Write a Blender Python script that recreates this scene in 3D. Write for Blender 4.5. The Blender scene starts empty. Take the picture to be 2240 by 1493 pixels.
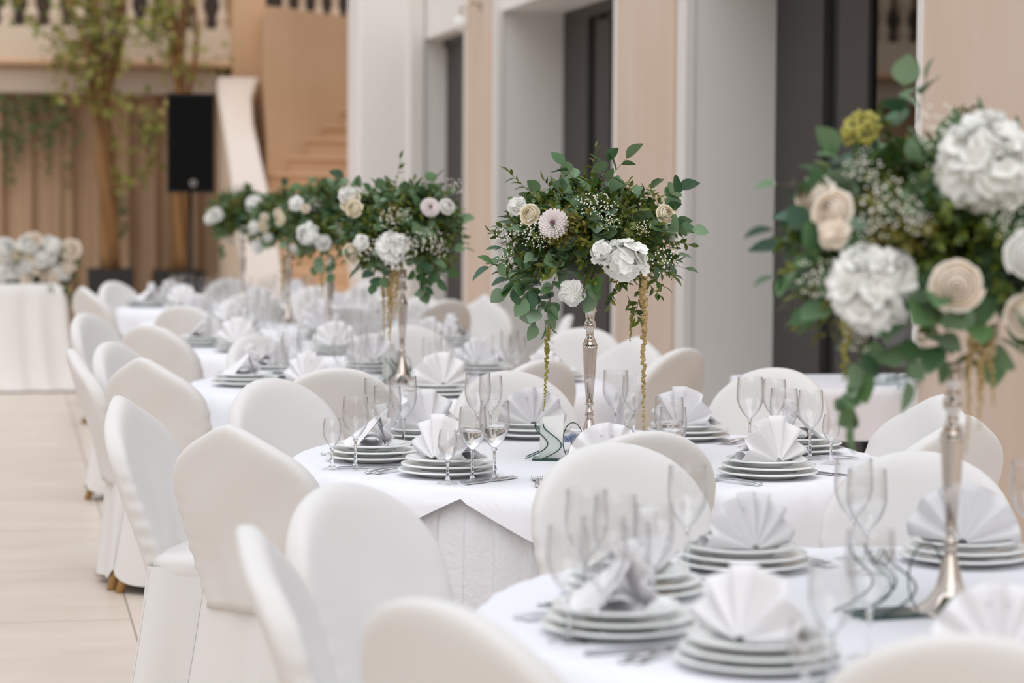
import bpy, math, random
import numpy as np
from mathutils import Matrix, Vector

# ------------------------------------------------------------------ camera
FPX = 2240 * 85 / 36.0                      # 85 mm lens on a 36 mm sensor, in pixels of the 2240 frame
YAW = math.radians(11.8)
PITCH = math.atan(316.5 / FPX)
EYE = 1.53
S = bpy.context.scene
cam_d = bpy.data.cameras.new('camera')
cam = bpy.data.objects.new('camera', cam_d)
S.collection.objects.link(cam)
cam_d.lens = 85; cam_d.sensor_width = 36; cam_d.clip_end = 200
cam.matrix_world = (Matrix.Translation((0, 0, EYE)) @ Matrix.Rotation(-YAW, 4, 'Z')
                    @ Matrix.Rotation(math.pi / 2 - PITCH, 4, 'X') @ Matrix.Rotation(math.radians(0.35), 4, 'Z'))
cam_d.dof.use_dof = True
cam_d.dof.focus_distance = 6.95
cam_d.dof.aperture_fstop = 2.6
S.camera = cam

# ------------------------------------------------------------------ light: daylight through the glass roof of the atrium, plus an added front fill
W = bpy.data.worlds.new('daylight'); S.world = W; W.use_nodes = True
nt = W.node_tree; nt.nodes.clear()
wo = nt.nodes.new('ShaderNodeOutputWorld'); bg = nt.nodes.new('ShaderNodeBackground')
tc = nt.nodes.new('ShaderNodeTexCoord'); sx = nt.nodes.new('ShaderNodeSeparateXYZ'); rp = nt.nodes.new('ShaderNodeValToRGB')
mp = nt.nodes.new('ShaderNodeMapRange'); mp.inputs[1].default_value = -1; mp.inputs[2].default_value = 1
nt.links.new(tc.outputs['Generated'], sx.inputs[0]); nt.links.new(sx.outputs['Z'], mp.inputs[0])
nt.links.new(mp.outputs[0], rp.inputs[0]); nt.links.new(rp.outputs[0], bg.inputs[0]); nt.links.new(bg.outputs[0], wo.inputs[0])
cr = rp.color_ramp
cr.elements[0].position = 0.45; cr.elements[0].color = (0.30, 0.24, 0.19, 1)
cr.elements[1].position = 0.90; cr.elements[1].color = (0.64, 0.66, 0.71, 1)
e = cr.elements.new(0.55); e.color = (0.44, 0.365, 0.31, 1)
e = cr.elements.new(0.66); e.color = (0.80, 0.80, 0.83, 1)
e = cr.elements.new(0.78); e.color = (0.76, 0.78, 0.83, 1)
bg.inputs[1].default_value = 1.0
sun_d = bpy.data.lights.new('roof_daylight', 'SUN'); sun_d.energy = 1.10; sun_d.angle = math.radians(60); sun_d.color = (0.97, 0.98, 1.0)
sun = bpy.data.objects.new('roof_daylight', sun_d); S.collection.objects.link(sun)
sun.rotation_euler = Vector((0.22, 0.10, -0.95)).to_track_quat('-Z', 'Y').to_euler()

fg_d = bpy.data.lights.new('front_fill', 'SUN'); fg_d.energy = 0.68; fg_d.angle = math.radians(50); fg_d.color = (1.0, 0.985, 0.96)
fg = bpy.data.objects.new('front_fill', fg_d); S.collection.objects.link(fg)      # unseen fill added behind the camera to brighten upright faces
fg.rotation_euler = Vector((0.12, 0.86, -0.50)).to_track_quat('-Z', 'Y').to_euler()

S.view_settings.view_transform = 'Standard'; S.view_settings.look = 'None'
S.view_settings.exposure = 0.10; S.view_settings.gamma = 1.0
S.view_settings.use_curve_mapping = False
cy = S.cycles
cy.max_bounces = 10; cy.diffuse_bounces = 4; cy.glossy_bounces = 3; cy.transmission_bounces = 6
cy.transparent_max_bounces = 24; cy.caustics_reflective = False; cy.caustics_refractive = False
cy.sample_clamp_indirect = 4; cy.use_denoising = True

# ------------------------------------------------------------------ helpers
rnd = random.Random(7)
C = S.collection.objects
_f = np.array([math.sin(YAW) * math.cos(PITCH), math.cos(YAW) * math.cos(PITCH), -math.sin(PITCH)])
_r = np.array([math.cos(YAW), -math.sin(YAW), 0.0]); _u = np.cross(_r, _f)


def spot(px, py, z):
    """Where a point read off the photograph stands, given its height above the floor."""
    d = _f * FPX + _r * (px - 1120) - _u * (py - 746.5)
    t = (z - EYE) / d[2]
    return Vector((d[0] * t, d[1] * t, z))


def obj(name, verts, faces, mat=None, parent=None, smooth=True, loc=None):
    me = bpy.data.meshes.new(name)
    me.from_pydata([tuple(v) for v in verts], [], [tuple(f) for f in faces])
    if smooth:
        me.polygons.foreach_set('use_smooth', [True] * len(me.polygons))
    if mat:
        me.materials.append(mat)
    me.update()
    o = bpy.data.objects.new(name, me); C.link(o)
    if parent:
        o.parent = parent
    if loc is not None:
        o.location = loc
    return o


def thing(name, label, cat, loc=(0, 0, 0), rotz=0.0, group=None):
    o = bpy.data.objects.new(name, None); C.link(o)
    o.empty_display_size = 0.05
    o.location = loc; o.rotation_euler = (0, 0, rotz)
    return tag(o, label, cat, group)


def tag(o, label, cat, group=None, kind=None):
    o['label'] = label; o['category'] = cat
    if group: o['group'] = group
    if kind: o['kind'] = kind
    return o


def struct(o, label, cat):
    o['label'] = label; o['category'] = cat; o['kind'] = 'structure'
    return o


def dup(root, label, loc, rotz=0.0, group=None, scale=None):
    """A copy of a thing with copies of its parts and sub-parts (mesh data shared)."""
    r = root.copy(); C.link(r)
    r.location = loc; r.rotation_euler = (0, 0, rotz); r['label'] = label
    if group: r['group'] = group
    if scale: r.scale = scale
    for ch in root.children:
        c = ch.copy(); C.link(c); c.parent = r
        for g in ch.children:
            d = g.copy(); C.link(d); d.parent = c
    return r


class First:
    """Builds a thing once, then copies it."""
    def __init__(self, make): self.make = make; self.o = None
    def at(self, label, loc, rotz=0.0, group=None, scale=None):
        if self.o is None:
            self.o = self.make(); o = self.o
            o.location = loc; o.rotation_euler = (0, 0, rotz); o['label'] = label
            if group: o['group'] = group
            if scale: o.scale = scale
            return o
        return dup(self.o, label, loc, rotz, group, scale)


class MB:
    """Collects simple shapes into one mesh."""
    def __init__(self): self.v = []; self.f = []
    def add(self, v, f):
        n = len(self.v); self.v += [tuple(p) for p in v]; self.f += [tuple(i + n for i in q) for q in f]; return self
    def box(self, x0, x1, y0, y1, z0, z1, b=0.0):
        if b <= 0:
            v = [(x, y, z) for z in (z0, z1) for y in (y0, y1) for x in (x0, x1)]
            return self.add(v, [(0, 2, 3, 1), (4, 5, 7, 6), (0, 1, 5, 4), (1, 3, 7, 5), (3, 2, 6, 7), (2, 0, 4, 6)])
        rings = [(z0, b), (z0 + b, 0), (z1 - b, 0), (z1, b)]
        v = []
        for z, k in rings:
            for (sx_, sy_) in ((0, 0), (1, 0), (1, 1), (0, 1)):
                X = (x0, x1)[sx_]; Y = (y0, y1)[sy_]
                dx = 1 if sx_ == 0 else -1; dy = 1 if sy_ == 0 else -1
                pts = [(X + dx * max(k, 0), Y + dy * (b + 0)), (X + dx * b, Y + dy * max(k, 0))]
                if (sx_ + sy_) % 2 == 1: pts.reverse()
                if k > 0: pts = [(X + dx * b, Y + dy * b * 1.0001), (X + dx * b * 1.0001, Y + dy * b)]
                v += [(p[0], p[1], z) for p in pts]
        f = []
        for i in range(3):
            for j in range(8):
                f.append((i * 8 + j, i * 8 + (j + 1) % 8, (i + 1) * 8 + (j + 1) % 8, (i + 1) * 8 + j))
        f.append(tuple(range(7, -1, -1))); f.append(tuple(range(24, 32)))
        return self.add(v, f)
    def lathe(self, prof, n=32, closed=False, c=(0, 0, 0), mod=None):
        v = []
        for i, (r, z) in enumerate(prof):
            for j in range(n):
                a = 2 * math.pi * j / n
                rr = r * (mod(i, a) if mod else 1)
                v.append((c[0] + rr * math.cos(a), c[1] + rr * math.sin(a), c[2] + z))
        f = []; m = len(prof)
        for i in range(m if closed else m - 1):
            k = (i + 1) % m
            for j in range(n):
                f.append((i * n + j, i * n + (j + 1) % n, k * n + (j + 1) % n, k * n + j))
        if not closed:
            if prof[0][0] > 1e-6: f.append(tuple(range(n - 1, -1, -1)))
            if prof[-1][0] > 1e-6: f.append(tuple(range((m - 1) * n, m * n)))
        return self.add(v, f)
    def shell(self, prof, n=32):
        """Open surface of revolution without caps."""
        v = [(r * math.cos(2 * math.pi * j / n), r * math.sin(2 * math.pi * j / n), z) for r, z in prof for j in range(n)]
        f = [(i * n + j, i * n + (j + 1) % n, (i + 1) * n + (j + 1) % n, (i + 1) * n + j)
             for i in range(len(prof) - 1) for j in range(n)]
        return self.add(v, f)
    def tube(self, pts, rad, n=8):
        pts = [Vector(p) for p in pts]; m = len(pts)
        rad = [rad] * m if not isinstance(rad, (list, tuple)) else rad
        v = []; prev = None
        for i, p in enumerate(pts):
            t = (pts[min(i + 1, m - 1)] - pts[max(i - 1, 0)]).normalized()
            if prev is None:
                a = t.orthogonal().normalized()
            else:
                a = (prev - t * prev.dot(t)).normalized()
            prev = a; b = t.cross(a)
            for j in range(n):
                an = 2 * math.pi * j / n
                v.append(p + (a * math.cos(an) + b * math.sin(an)) * rad[i])
        f = [(i * n + j, i * n + (j + 1) % n, (i + 1) * n + (j + 1) % n, (i + 1) * n + j) for i in range(m - 1) for j in range(n)]
        f += [tuple(range(n - 1, -1, -1)), tuple(range((m - 1) * n, m * n))]
        return self.add(v, f)
    def prism(self, pts, z0, z1):
        n = len(pts)
        v = [(x, y, z0) for x, y in pts] + [(x, y, z1) for x, y in pts]
        f = [(j, (j + 1) % n, n + (j + 1) % n, n + j) for j in range(n)] + [tuple(range(n - 1, -1, -1)), tuple(range(n, 2 * n))]
        return self.add(v, f)
    def build(self, name, mat, parent=None, smooth=True, loc=None):
        return obj(name, self.v, self.f, mat, parent, smooth, loc)


def grid(fn, nu, nv, wrap=False):
    v = [fn(i / (nu if wrap else nu - 1), j / (nv - 1)) for j in range(nv) for i in range(nu)]
    f = []
    for j in range(nv - 1):
        for i in range(nu if wrap else nu - 1):
            k = (i + 1) % nu
            f.append((j * nu + i, j * nu + k, (j + 1) * nu + k, (j + 1) * nu + i))
    return v, f


# ------------------------------------------------------------------ materials
M = {}


def mat(name, col, rough=0.6, metal=0.0, spec=0.5, noise=None, bump=None, island=None, sheen=0.0, glow=0.0):
    """noise=(scale, other colour, stretch) mottles the base colour; bump=(scale, strength); island varies colour per leaf."""
    m = bpy.data.materials.new(name); m.use_nodes = True; t = m.node_tree; N = t.nodes
    p = N['Principled BSDF']
    p.inputs['Base Color'].default_value = (*col, 1); p.inputs['Roughness'].default_value = rough
    p.inputs['Metallic'].default_value = metal; p.inputs['Specular IOR Level'].default_value = spec
    if sheen: p.inputs['Sheen Weight'].default_value = sheen
    co = N.new('ShaderNodeTexCoord')
    if noise:
        sc, c2, st = noise
        mpn = N.new('ShaderNodeMapping'); mpn.inputs['Scale'].default_value = st
        nz = N.new('ShaderNodeTexNoise'); nz.inputs['Scale'].default_value = sc; nz.inputs['Detail'].default_value = 6
        rr = N.new('ShaderNodeValToRGB')
        rr.color_ramp.elements[0].color = (*col, 1); rr.color_ramp.elements[1].color = (*c2, 1)
        rr.color_ramp.elements[0].position = 0.35; rr.color_ramp.elements[1].position = 0.68
        t.links.new(co.outputs['Object'], mpn.inputs[0]); t.links.new(mpn.outputs[0], nz.inputs['Vector'])
        t.links.new(nz.outputs['Fac'], rr.inputs[0]); t.links.new(rr.outputs[0], p.inputs['Base Color'])
    if island:
        ge = N.new('ShaderNodeNewGeometry'); rr = N.new('ShaderNodeValToRGB')
        rr.color_ramp.elements[0].color = (*col, 1); rr.color_ramp.elements[1].color = (*island[-1], 1)
        for i, c in enumerate(island[:-1]):
            el = rr.color_ramp.elements.new((i + 1) / len(island)); el.color = (*c, 1)
        t.links.new(ge.outputs['Random Per Island'], rr.inputs[0]); t.links.new(rr.outputs[0], p.inputs['Base Color'])
    if bump:
        nb = N.new('ShaderNodeTexNoise'); nb.inputs['Scale'].default_value = bump[0]; nb.inputs['Detail'].default_value = 4
        bm = N.new('ShaderNodeBump'); bm.inputs['Strength'].default_value = bump[1]; bm.inputs['Distance'].default_value = 0.01
        t.links.new(co.outputs['Object'], nb.inputs['Vector']); t.links.new(nb.outputs['Fac'], bm.inputs['Height'])
        t.links.new(bm.outputs[0], p.inputs['Normal'])
    if glow:                                    # thin petals and leaves let some light through
        tr = N.new('ShaderNodeBsdfTranslucent'); mx = N.new('ShaderNodeMixShader'); mx.inputs[0].default_value = glow
        src = p.inputs['Base Color'].links[0].from_socket if p.inputs['Base Color'].links else None
        if src: t.links.new(src, tr.inputs[0])
        else: tr.inputs[0].default_value = (*col, 1)
        o_ = N['Material Output']; t.links.new(p.outputs[0], mx.inputs[1]); t.links.new(tr.outputs[0], mx.inputs[2]); t.links.new(mx.outputs[0], o_.inputs[0])
    M[name] = m
    return m


mat('ivory_fabric', (0.725, 0.71, 0.695), 0.72, spec=0.25, bump=(7, 0.22), sheen=0.15)
mat('white_linen', (0.83, 0.83, 0.87), 0.8, spec=0.2, bump=(14, 0.10))
mat('skirt_jacquard', (0.78, 0.78, 0.82), 0.7, spec=0.3, bump=(60, 0.45))
mat('napkin_cloth', (0.81, 0.80, 0.81), 0.7, spec=0.25, bump=(40, 0.06))
mat('porcelain', (0.88, 0.895, 0.885), 0.12, spec=0.5)
mat('chrome', (0.62, 0.55, 0.49), 0.11, metal=1.0)
mat('cutlery_steel', (0.72, 0.72, 0.75), 0.16, metal=1.0)
mat('leg_wood', (0.42, 0.23, 0.07), 0.45)
mat('eucalyptus', (0.035, 0.10, 0.055), 0.5, island=[(0.09, 0.19, 0.075), (0.18, 0.29, 0.16), (0.07, 0.16, 0.035), (0.27, 0.38, 0.26)], glow=0.12)
mat('ruscus', (0.025, 0.060, 0.010), 0.42, island=[(0.08, 0.135, 0.014), (0.15, 0.195, 0.02), (0.04, 0.09, 0.012), (0.23, 0.25, 0.03)], glow=0.12)
mat('olive_leaf', (0.13, 0.12, 0.012), 0.5, island=[(0.22, 0.19, 0.02), (0.10, 0.12, 0.015), (0.30, 0.25, 0.04)], glow=0.12)
mat('moss', (0.010, 0.022, 0.006), 0.9)
mat('twig', (0.14, 0.10, 0.04), 0.7)
mat('white_petal', (0.88, 0.88, 0.84), 0.6, spec=0.2, island=[(0.94, 0.935, 0.91), (0.90, 0.91, 0.87), (0.95, 0.95, 0.94)], glow=0.15)
mat('cream_petal', (0.88, 0.80, 0.62), 0.6, spec=0.2, island=[(0.90, 0.84, 0.70), (0.86, 0.74, 0.52), (0.90, 0.86, 0.74)], glow=0.15)
mat('blush_petal', (0.92, 0.81, 0.69), 0.6, spec=0.2, island=[(0.94, 0.86, 0.77), (0.92, 0.81, 0.66), (0.95, 0.91, 0.85)], glow=0.15)
mat('lilac_petal', (0.86, 0.78, 0.79), 0.6, spec=0.2, island=[(0.92, 0.88, 0.86), (0.88, 0.80, 0.80), (0.93, 0.90, 0.87)], glow=0.15)
mat('purple_heart', (0.30, 0.10, 0.20), 0.7)
mat('tiny_bloom', (0.84, 0.82, 0.72), 0.7)
mat('green_strand', (0.30, 0.28, 0.05), 0.8, island=[(0.40, 0.36, 0.08), (0.24, 0.24, 0.04)])
mat('tan_strand', (0.42, 0.29, 0.12), 0.8, island=[(0.52, 0.38, 0.17), (0.34, 0.23, 0.09)])
mat('lime_bloom', (0.42, 0.38, 0.07), 0.8, island=[(0.52, 0.48, 0.13), (0.35, 0.33, 0.06)])
mat('beige_stone', (0.69, 0.545, 0.435), 0.6, spec=0.3, noise=(2.2, (0.74, 0.61, 0.51), (1, 1, 0.35)), bump=(35, 0.08))
mat('warm_stone', (0.62, 0.405, 0.245), 0.7, spec=0.2, noise=(1.3, (0.67, 0.45, 0.285), (1, 1, 1)))
mat('light_stone', (0.70, 0.575, 0.45), 0.65, spec=0.2)
mat('shade_stone', (0.56, 0.46, 0.38), 0.7, spec=0.2)  # darker stone: the shade on the balcony fascia is in the colour
mat('pale_stone', (0.74, 0.645, 0.57), 0.6, spec=0.3)
mat('white_plaster', (0.90, 0.875, 0.85), 0.75, spec=0.2)
mat('jamb_plaster', (0.82, 0.80, 0.775), 0.75, spec=0.2)
mat('trim_white', (0.80, 0.77, 0.74), 0.6, spec=0.3)
mat('shadow_brown', (0.46, 0.30, 0.185), 0.7)
mat('charcoal_panel', (0.060, 0.055, 0.053), 0.55, spec=0.3)
mat('black_frame', (0.006, 0.006, 0.006), 0.5)
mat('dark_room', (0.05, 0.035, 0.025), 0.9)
mat('black_plastic', (0.008, 0.008, 0.008), 0.55, spec=0.3)
mat('grille_black', (0.006, 0.006, 0.006), 0.85, spec=0.1)
mat('emblem_grey', (0.30, 0.28, 0.27), 0.5)
mat('planter_black', (0.012, 0.011, 0.012), 0.45)
mat('drape', (0.42, 0.28, 0.18), 0.85, spec=0.1, noise=(1.5, (0.47, 0.33, 0.22), (3, 3, 0.2)))
mat('bark', (0.22, 0.105, 0.035), 0.85, island=[(0.30, 0.16, 0.06), (0.17, 0.085, 0.03)])
mat('dry_leaf', (0.20, 0.21, 0.03), 0.6, island=[(0.32, 0.31, 0.07), (0.13, 0.17, 0.02), (0.40, 0.36, 0.10)], glow=0.12)
mat('ivy_leaf', (0.06, 0.085, 0.015), 0.6, island=[(0.10, 0.13, 0.03), (0.05, 0.06, 0.02), (0.16, 0.18, 0.05)], glow=0.12)
mat('paper_white', (0.86, 0.86, 0.83), 0.85, spec=0.1)
mat('edge_green', (0.008, 0.05, 0.045), 0.2)
mat('crystal_blue', (0.30, 0.36, 0.52), 0.2, spec=0.8)
mat('soil', (0.03, 0.02, 0.012), 0.95)
mat('head_cloth', (0.80, 0.78, 0.76), 0.8, spec=0.15)


def clear(name, tint=(1, 1, 1), edge=(0.74, 0.76, 0.79), ior=1.45, gain=1.0):
    """A thin clear wall: lets light straight through, darker and shinier towards its rim."""
    m = bpy.data.materials.new(name); m.use_nodes = True; t = m.node_tree; N = t.nodes; N.clear()
    out = N.new('ShaderNodeOutputMaterial'); mx = N.new('ShaderNodeMixShader')
    tr = N.new('ShaderNodeBsdfTransparent'); gl = N.new('ShaderNodeBsdfGlossy'); gl.inputs['Roughness'].default_value = 0.02
    lw = N.new('ShaderNodeLayerWeight'); lw.inputs['Blend'].default_value = 0.42
    pw = N.new('ShaderNodeMath'); pw.operation = 'POWER'; pw.inputs[1].default_value = 4.0
    cm = N.new('ShaderNodeMix'); cm.data_type = 'RGBA'
    cm.inputs[6].default_value = (*tint, 1); cm.inputs[7].default_value = (*edge, 1)
    fr = N.new('ShaderNodeMath'); fr.operation = 'POWER'; fr.inputs[1].default_value = 3.0
    lf_ = N.new('ShaderNodeLayerWeight'); lf_.inputs['Blend'].default_value = 0.5
    t.links.new(lf_.outputs['Facing'], fr.inputs[0])
    mg = N.new('ShaderNodeMath'); mg.operation = 'MULTIPLY_ADD'; mg.inputs[1].default_value = 0.55 * gain; mg.inputs[2].default_value = ((ior - 1) / (ior + 1)) ** 2 * gain
    t.links.new(lw.outputs['Facing'], pw.inputs[0]); t.links.new(pw.outputs[0], cm.inputs[0])
    t.links.new(cm.outputs[2], tr.inputs['Color'])
    t.links.new(fr.outputs[0], mg.inputs[0]); t.links.new(mg.outputs[0], mx.inputs[0])
    t.links.new(tr.outputs[0], mx.inputs[1]); t.links.new(gl.outputs[0], mx.inputs[2]); t.links.new(mx.outputs[0], out.inputs[0])
    M[name] = m
    return m


def solid_glass(name, col, ior, rough=0.0):
    m = bpy.data.materials.new(name); m.use_nodes = True; t = m.node_tree; N = t.nodes; N.clear()
    out = N.new('ShaderNodeOutputMaterial'); g = N.new('ShaderNodeBsdfGlass')
    g.inputs['Color'].default_value = (*col, 1); g.inputs['IOR'].default_value = ior; g.inputs['Roughness'].default_value = rough
    t.links.new(g.outputs[0], out.inputs[0]); M[name] = m


clear('wine_glass', gain=1.8)
clear('window_pane', tint=(0.10, 0.09, 0.085), edge=(0.02, 0.02, 0.02), ior=1.5, gain=1.2)
clear('acrylic', tint=(0.97, 0.99, 0.98), edge=(0.25, 0.36, 0.36), ior=1.45, gain=1.0)
solid_glass('stem_glass', (0.98, 0.99, 1.0), 1.45)
solid_glass('water', (1, 1, 1), 1.33)

# floor: big pale travertine slabs with faint streaks and thin joints
fm = bpy.data.materials.new('travertine'); fm.use_nodes = True; t = fm.node_tree; N = t.nodes; p = N['Principled BSDF']
p.inputs['Roughness'].default_value = 0.38; p.inputs['Specular IOR Level'].default_value = 0.35
co = N.new('ShaderNodeTexCoord'); mpn = N.new('ShaderNodeMapping'); mpn.inputs['Scale'].default_value = (0.8, 1.7, 1)
nz = N.new('ShaderNodeTexNoise'); nz.inputs['Scale'].default_value = 2.4; nz.inputs['Detail'].default_value = 8
rr = N.new('ShaderNodeValToRGB')
rr.color_ramp.elements[0].color = (0.65, 0.545, 0.455, 1); rr.color_ramp.elements[1].color = (0.70, 0.615, 0.535, 1)
rr.color_ramp.elements[0].position = 0.33; rr.color_ramp.elements[1].position = 0.62
bk = N.new('ShaderNodeTexBrick'); bk.offset = 0.5; bk.inputs['Scale'].default_value = 1.0
bk.inputs['Brick Width'].default_value = 1.2; bk.inputs['Row Height'].default_value = 1.2
bk.inputs['Mortar Size'].default_value = 0.0035; bk.inputs['Mortar Smooth'].default_value = 0.0
bk.inputs['Color1'].default_value = (1, 1, 1, 1); bk.inputs['Color2'].default_value = (0.94, 0.93, 0.92, 1); bk.inputs['Mortar'].default_value = (0.42, 0.38, 0.35, 1)
m2 = N.new('ShaderNodeMapping'); m2.inputs['Location'].default_value = (0.35, -0.43, 0); m2.inputs['Rotation'].default_value = (0, 0, math.pi / 2)
mu = N.new('ShaderNodeMix'); mu.data_type = 'RGBA'; mu.blend_type = 'MULTIPLY'; mu.inputs[0].default_value = 1.0
t.links.new(co.outputs['Object'], mpn.inputs[0]); t.links.new(mpn.outputs[0], nz.inputs['Vector']); t.links.new(nz.outputs['Fac'], rr.inputs[0])
t.links.new(co.outputs['Object'], m2.inputs[0]); t.links.new(m2.outputs[0], bk.inputs['Vector'])
t.links.new(rr.outputs[0], mu.inputs[6]); t.links.new(bk.outputs['Color'], mu.inputs[7]); t.links.new(mu.outputs[2], p.inputs['Base Color'])
M['travertine'] = fm

# ------------------------------------------------------------------ the setting
struct(obj('floor', [(-9, -3, 0), (7, -3, 0), (7, 32, 0), (-9, 32, 0)], [(0, 1, 2, 3)], M['travertine']), 'pale travertine slab floor of the hall', 'floor')

XF = 3.70                                   # facade plane of the right-hand wall
XG = 4.22                                   # glass line inside the openings
HT = 2.95                                   # head of the openings
piers = [(7.3, 9.50), (13.02, 14.63), (18.32, 19.66)]
openings = [(9.50, 13.02), (14.63, 18.32), (19.66, 21.8)]
walls = bpy.data.objects.new('wall_right', None); C.link(walls); struct(walls, 'right wall of beige stone piers and pale plaster reveals', 'wall')
for (y0, y1) in piers:
    MB().box(XF + 0.02, XF + 0.9, y0, y1, 0, 6).build('pier_core', M['jamb_plaster'], walls, False)
    MB().box(XF - 0.002, XF + 0.02, y0 + 0.225, y1 - 0.05, 0, 6).build('stone_panel', M['beige_stone'], walls, False)
    MB().box(XF - 0.004, XF + 0.02, y0 + 0.165, y0 + 0.225, 0, 6).build('panel_shadow_line', M['shadow_brown'], walls, False)  # shadow line beside the recessed panel, put in as a darker strip
    for a, b in ((y0 - 0.012, y0 + 0.165), (y1 - 0.05, y1 + 0.012)):
        MB().box(XF - 0.012, XF + 0.05, a, b, 0, 6, 0.006).build('corner_trim', M['trim_white'], walls, False)
for (y0, y1) in openings:
    MB().box(XF + 0.03, XF + 0.9, y0, y1, HT, 6).build('lintel', M['white_plaster'], walls, False)
# the broad white pillar that ends the wall
MB().box(3.12, 3.62, 21.8, 22.5, 0, 6, 0.02).build('end_pillar', M['white_plaster'], walls, False)
MB().box(3.60, 4.7, 21.8, 22.5, 0, 6).build('end_return', M['jamb_plaster'], walls, False)
MB().box(3.585, 3.72, 21.755, 21.83, 0, 6, 0.01).build('corner_trim', M['trim_white'], walls, False)
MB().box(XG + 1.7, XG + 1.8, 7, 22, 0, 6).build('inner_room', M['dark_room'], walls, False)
MB().box(XF, XG + 1.8, 6.2, 7.3, 0, 6).build('pier_core', M['jamb_plaster'], walls, False)

for i, (y0, y1) in enumerate(openings):
    w = bpy.data.objects.new('window_%d' % (i + 1), None); C.link(w)
    struct(w, ['tall dark glazed opening nearest the camera behind the small table',
               'tall dark glazed opening behind the middle bouquet',
               'narrow dark opening beside the white end pillar'][i], 'window')
    if i == 2:
        MB().box(3.93, 3.98, y0, y1, 0, HT).build('panel', M['charcoal_panel'], w, False)
        MB().box(3.90, 3.95, y0, y1, HT - 0.07, HT).build('head_frame', M['charcoal_panel'], w, False)
        continue
    L = y1 - y0; t0 = y1 - 0.80; t1 = t0 - 0.23; t2 = t1 - 0.44
    MB().box(XG, XG + 0.05, t0, y1, 0, HT).build('panel', M['charcoal_panel'], w, False)
    MB().box(XG + 0.04, XG + 0.06, t1, t0, 0, HT - 0.08).build('gap', M['black_frame'], w, False)
    MB().box(XG + 0.005, XG + 0.05, t2, t1, 0, HT - 0.14).build('panel', M['charcoal_panel'], w, False)
    MB().box(XG, XG + 0.05, y0, t0, HT - 0.09, HT).build('head_frame', M['charcoal_panel'], w, False)
    MB().box(XG, XG + 0.06, y0, y0 + 0.08, 0, HT - 0.09).build('side_frame', M['charcoal_panel'], w, False)
    MB().box(XG + 0.03, XG + 0.04, y0 + 0.08, t2, 0.06, HT - 0.09).build('pane', M['window_pane'], w, False)
    MB().box(XG + 0.01, XG + 0.06, y0 + 0.08, t2, 0, 0.06).build('sill', M['charcoal_panel'], w, False)

# wall lamp high on the middle of the far pier
lp = spot(1031, 24, 2.94)
wl = thing('wall_lamp', 'small pale wall lamp with a frosted globe high on the far beige pier', 'lamp', (XF, 19.0, 2.93))
MB().lathe([(0.0, -0.06), (0.05, -0.05), (0.06, 0.0), (0.05, 0.05), (0.0, 0.06)], 20).build('globe', M['paper_white'], wl, loc=(-0.16, 0, -0.03))
MB().tube([(0.0, 0, 0.12), (-0.10, 0, 0.14), (-0.16, 0, 0.10), (-0.16, 0, 0.02)], 0.012).build('arm', M['chrome'], wl)
MB().lathe([(0.0, -0.02), (0.07, -0.015), (0.06, 0.0), (0.0, 0.005)], 20).build('back_plate', M['chrome'], wl, loc=(-0.004, 0, 0.12)).rotation_euler = (0, -math.pi / 2, 0)

# back of the hall: drapes under a balcony, balustrades, stone stair
YB = 26.0


def back(px, z=None, py=None, y=YB):
    """Point on the vertical plane Y = y seen at a pixel of the photograph."""
    d = _f * FPX + _r * (px - 1120) - _u * ((py if py is not None else 430) - 746.5)
    t = y / d[1]
    return d[0] * t, EYE + d[2] * t


bx = lambda px, y=YB: back(px, y=y)[0]
bz = lambda px, py, y=YB: back(px, py=py, y=y)[1]
zc = bz(250, 212); zs = bz(250, 152); zb = bz(250, 66)
xe = bx(508)
wb = bpy.data.objects.new('wall_back', None); C.link(wb); struct(wb, 'warm stone back wall with balcony above the drapes', 'wall')
MB().box(-9, xe, YB + 0.6, YB + 0.8, 0, zc).build('rear_face', M['warm_stone'], wb, False)
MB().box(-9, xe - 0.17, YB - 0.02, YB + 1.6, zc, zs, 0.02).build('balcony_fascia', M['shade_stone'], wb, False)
MB().box(-9, xe + 0.02, YB - 0.16, YB + 1.6, zs, zs + 0.07, 0.02).build('cornice', M['warm_stone'], wb, False)
MB().box(-9, xe + 0.02, YB - 0.06, YB + 1.6, zs + 0.07, zb).build('parapet_base', M['light_stone'], wb, False)
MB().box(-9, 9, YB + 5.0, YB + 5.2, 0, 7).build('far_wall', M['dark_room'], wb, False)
xp0, xp1 = bx(508, YB - 0.25), bx(580, YB - 0.25)
MB().box(xp0, xp1, YB - 0.25, YB + 0.5, 0, 6, 0.02).build('pedestal', M['warm_stone'], wb, False)

bal = bpy.data.objects.new('balustrade', None); C.link(bal); struct(bal, 'stone balustrade along the top of the balcony on the left', 'balustrade')
prof = [(0.085, 0), (0.085, 0.05), (0.06, 0.06), (0.075, 0.09), (0.085, 0.13), (0.07, 0.18), (0.045, 0.23), (0.05, 0.25), (0.04, 0.27),
        (0.06, 0.33), (0.095, 0.42), (0.105, 0.50), (0.085, 0.58), (0.055, 0.66), (0.07, 0.70), (0.085, 0.72), (0.085, 0.78)]
b0 = None
xs = bx(490)
k = 0
while xs > -4.2:
    if b0 is None:
        b0 = MB().lathe(prof, 20).build('baluster', M['light_stone'], bal, loc=(xs, YB + 0.18, zb)); b0.scale = (0.92, 0.92, 1.0)
    else:
        c = b0.copy(); C.link(c); c.parent = bal; c.location = (xs, YB + 0.18, zb)
    xs -= 0.252
MB().box(-9, xp0, YB, YB + 0.36, zb + 0.78, zb + 0.92, 0.02).build('handrail', M['light_stone'], bal, False)

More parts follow.
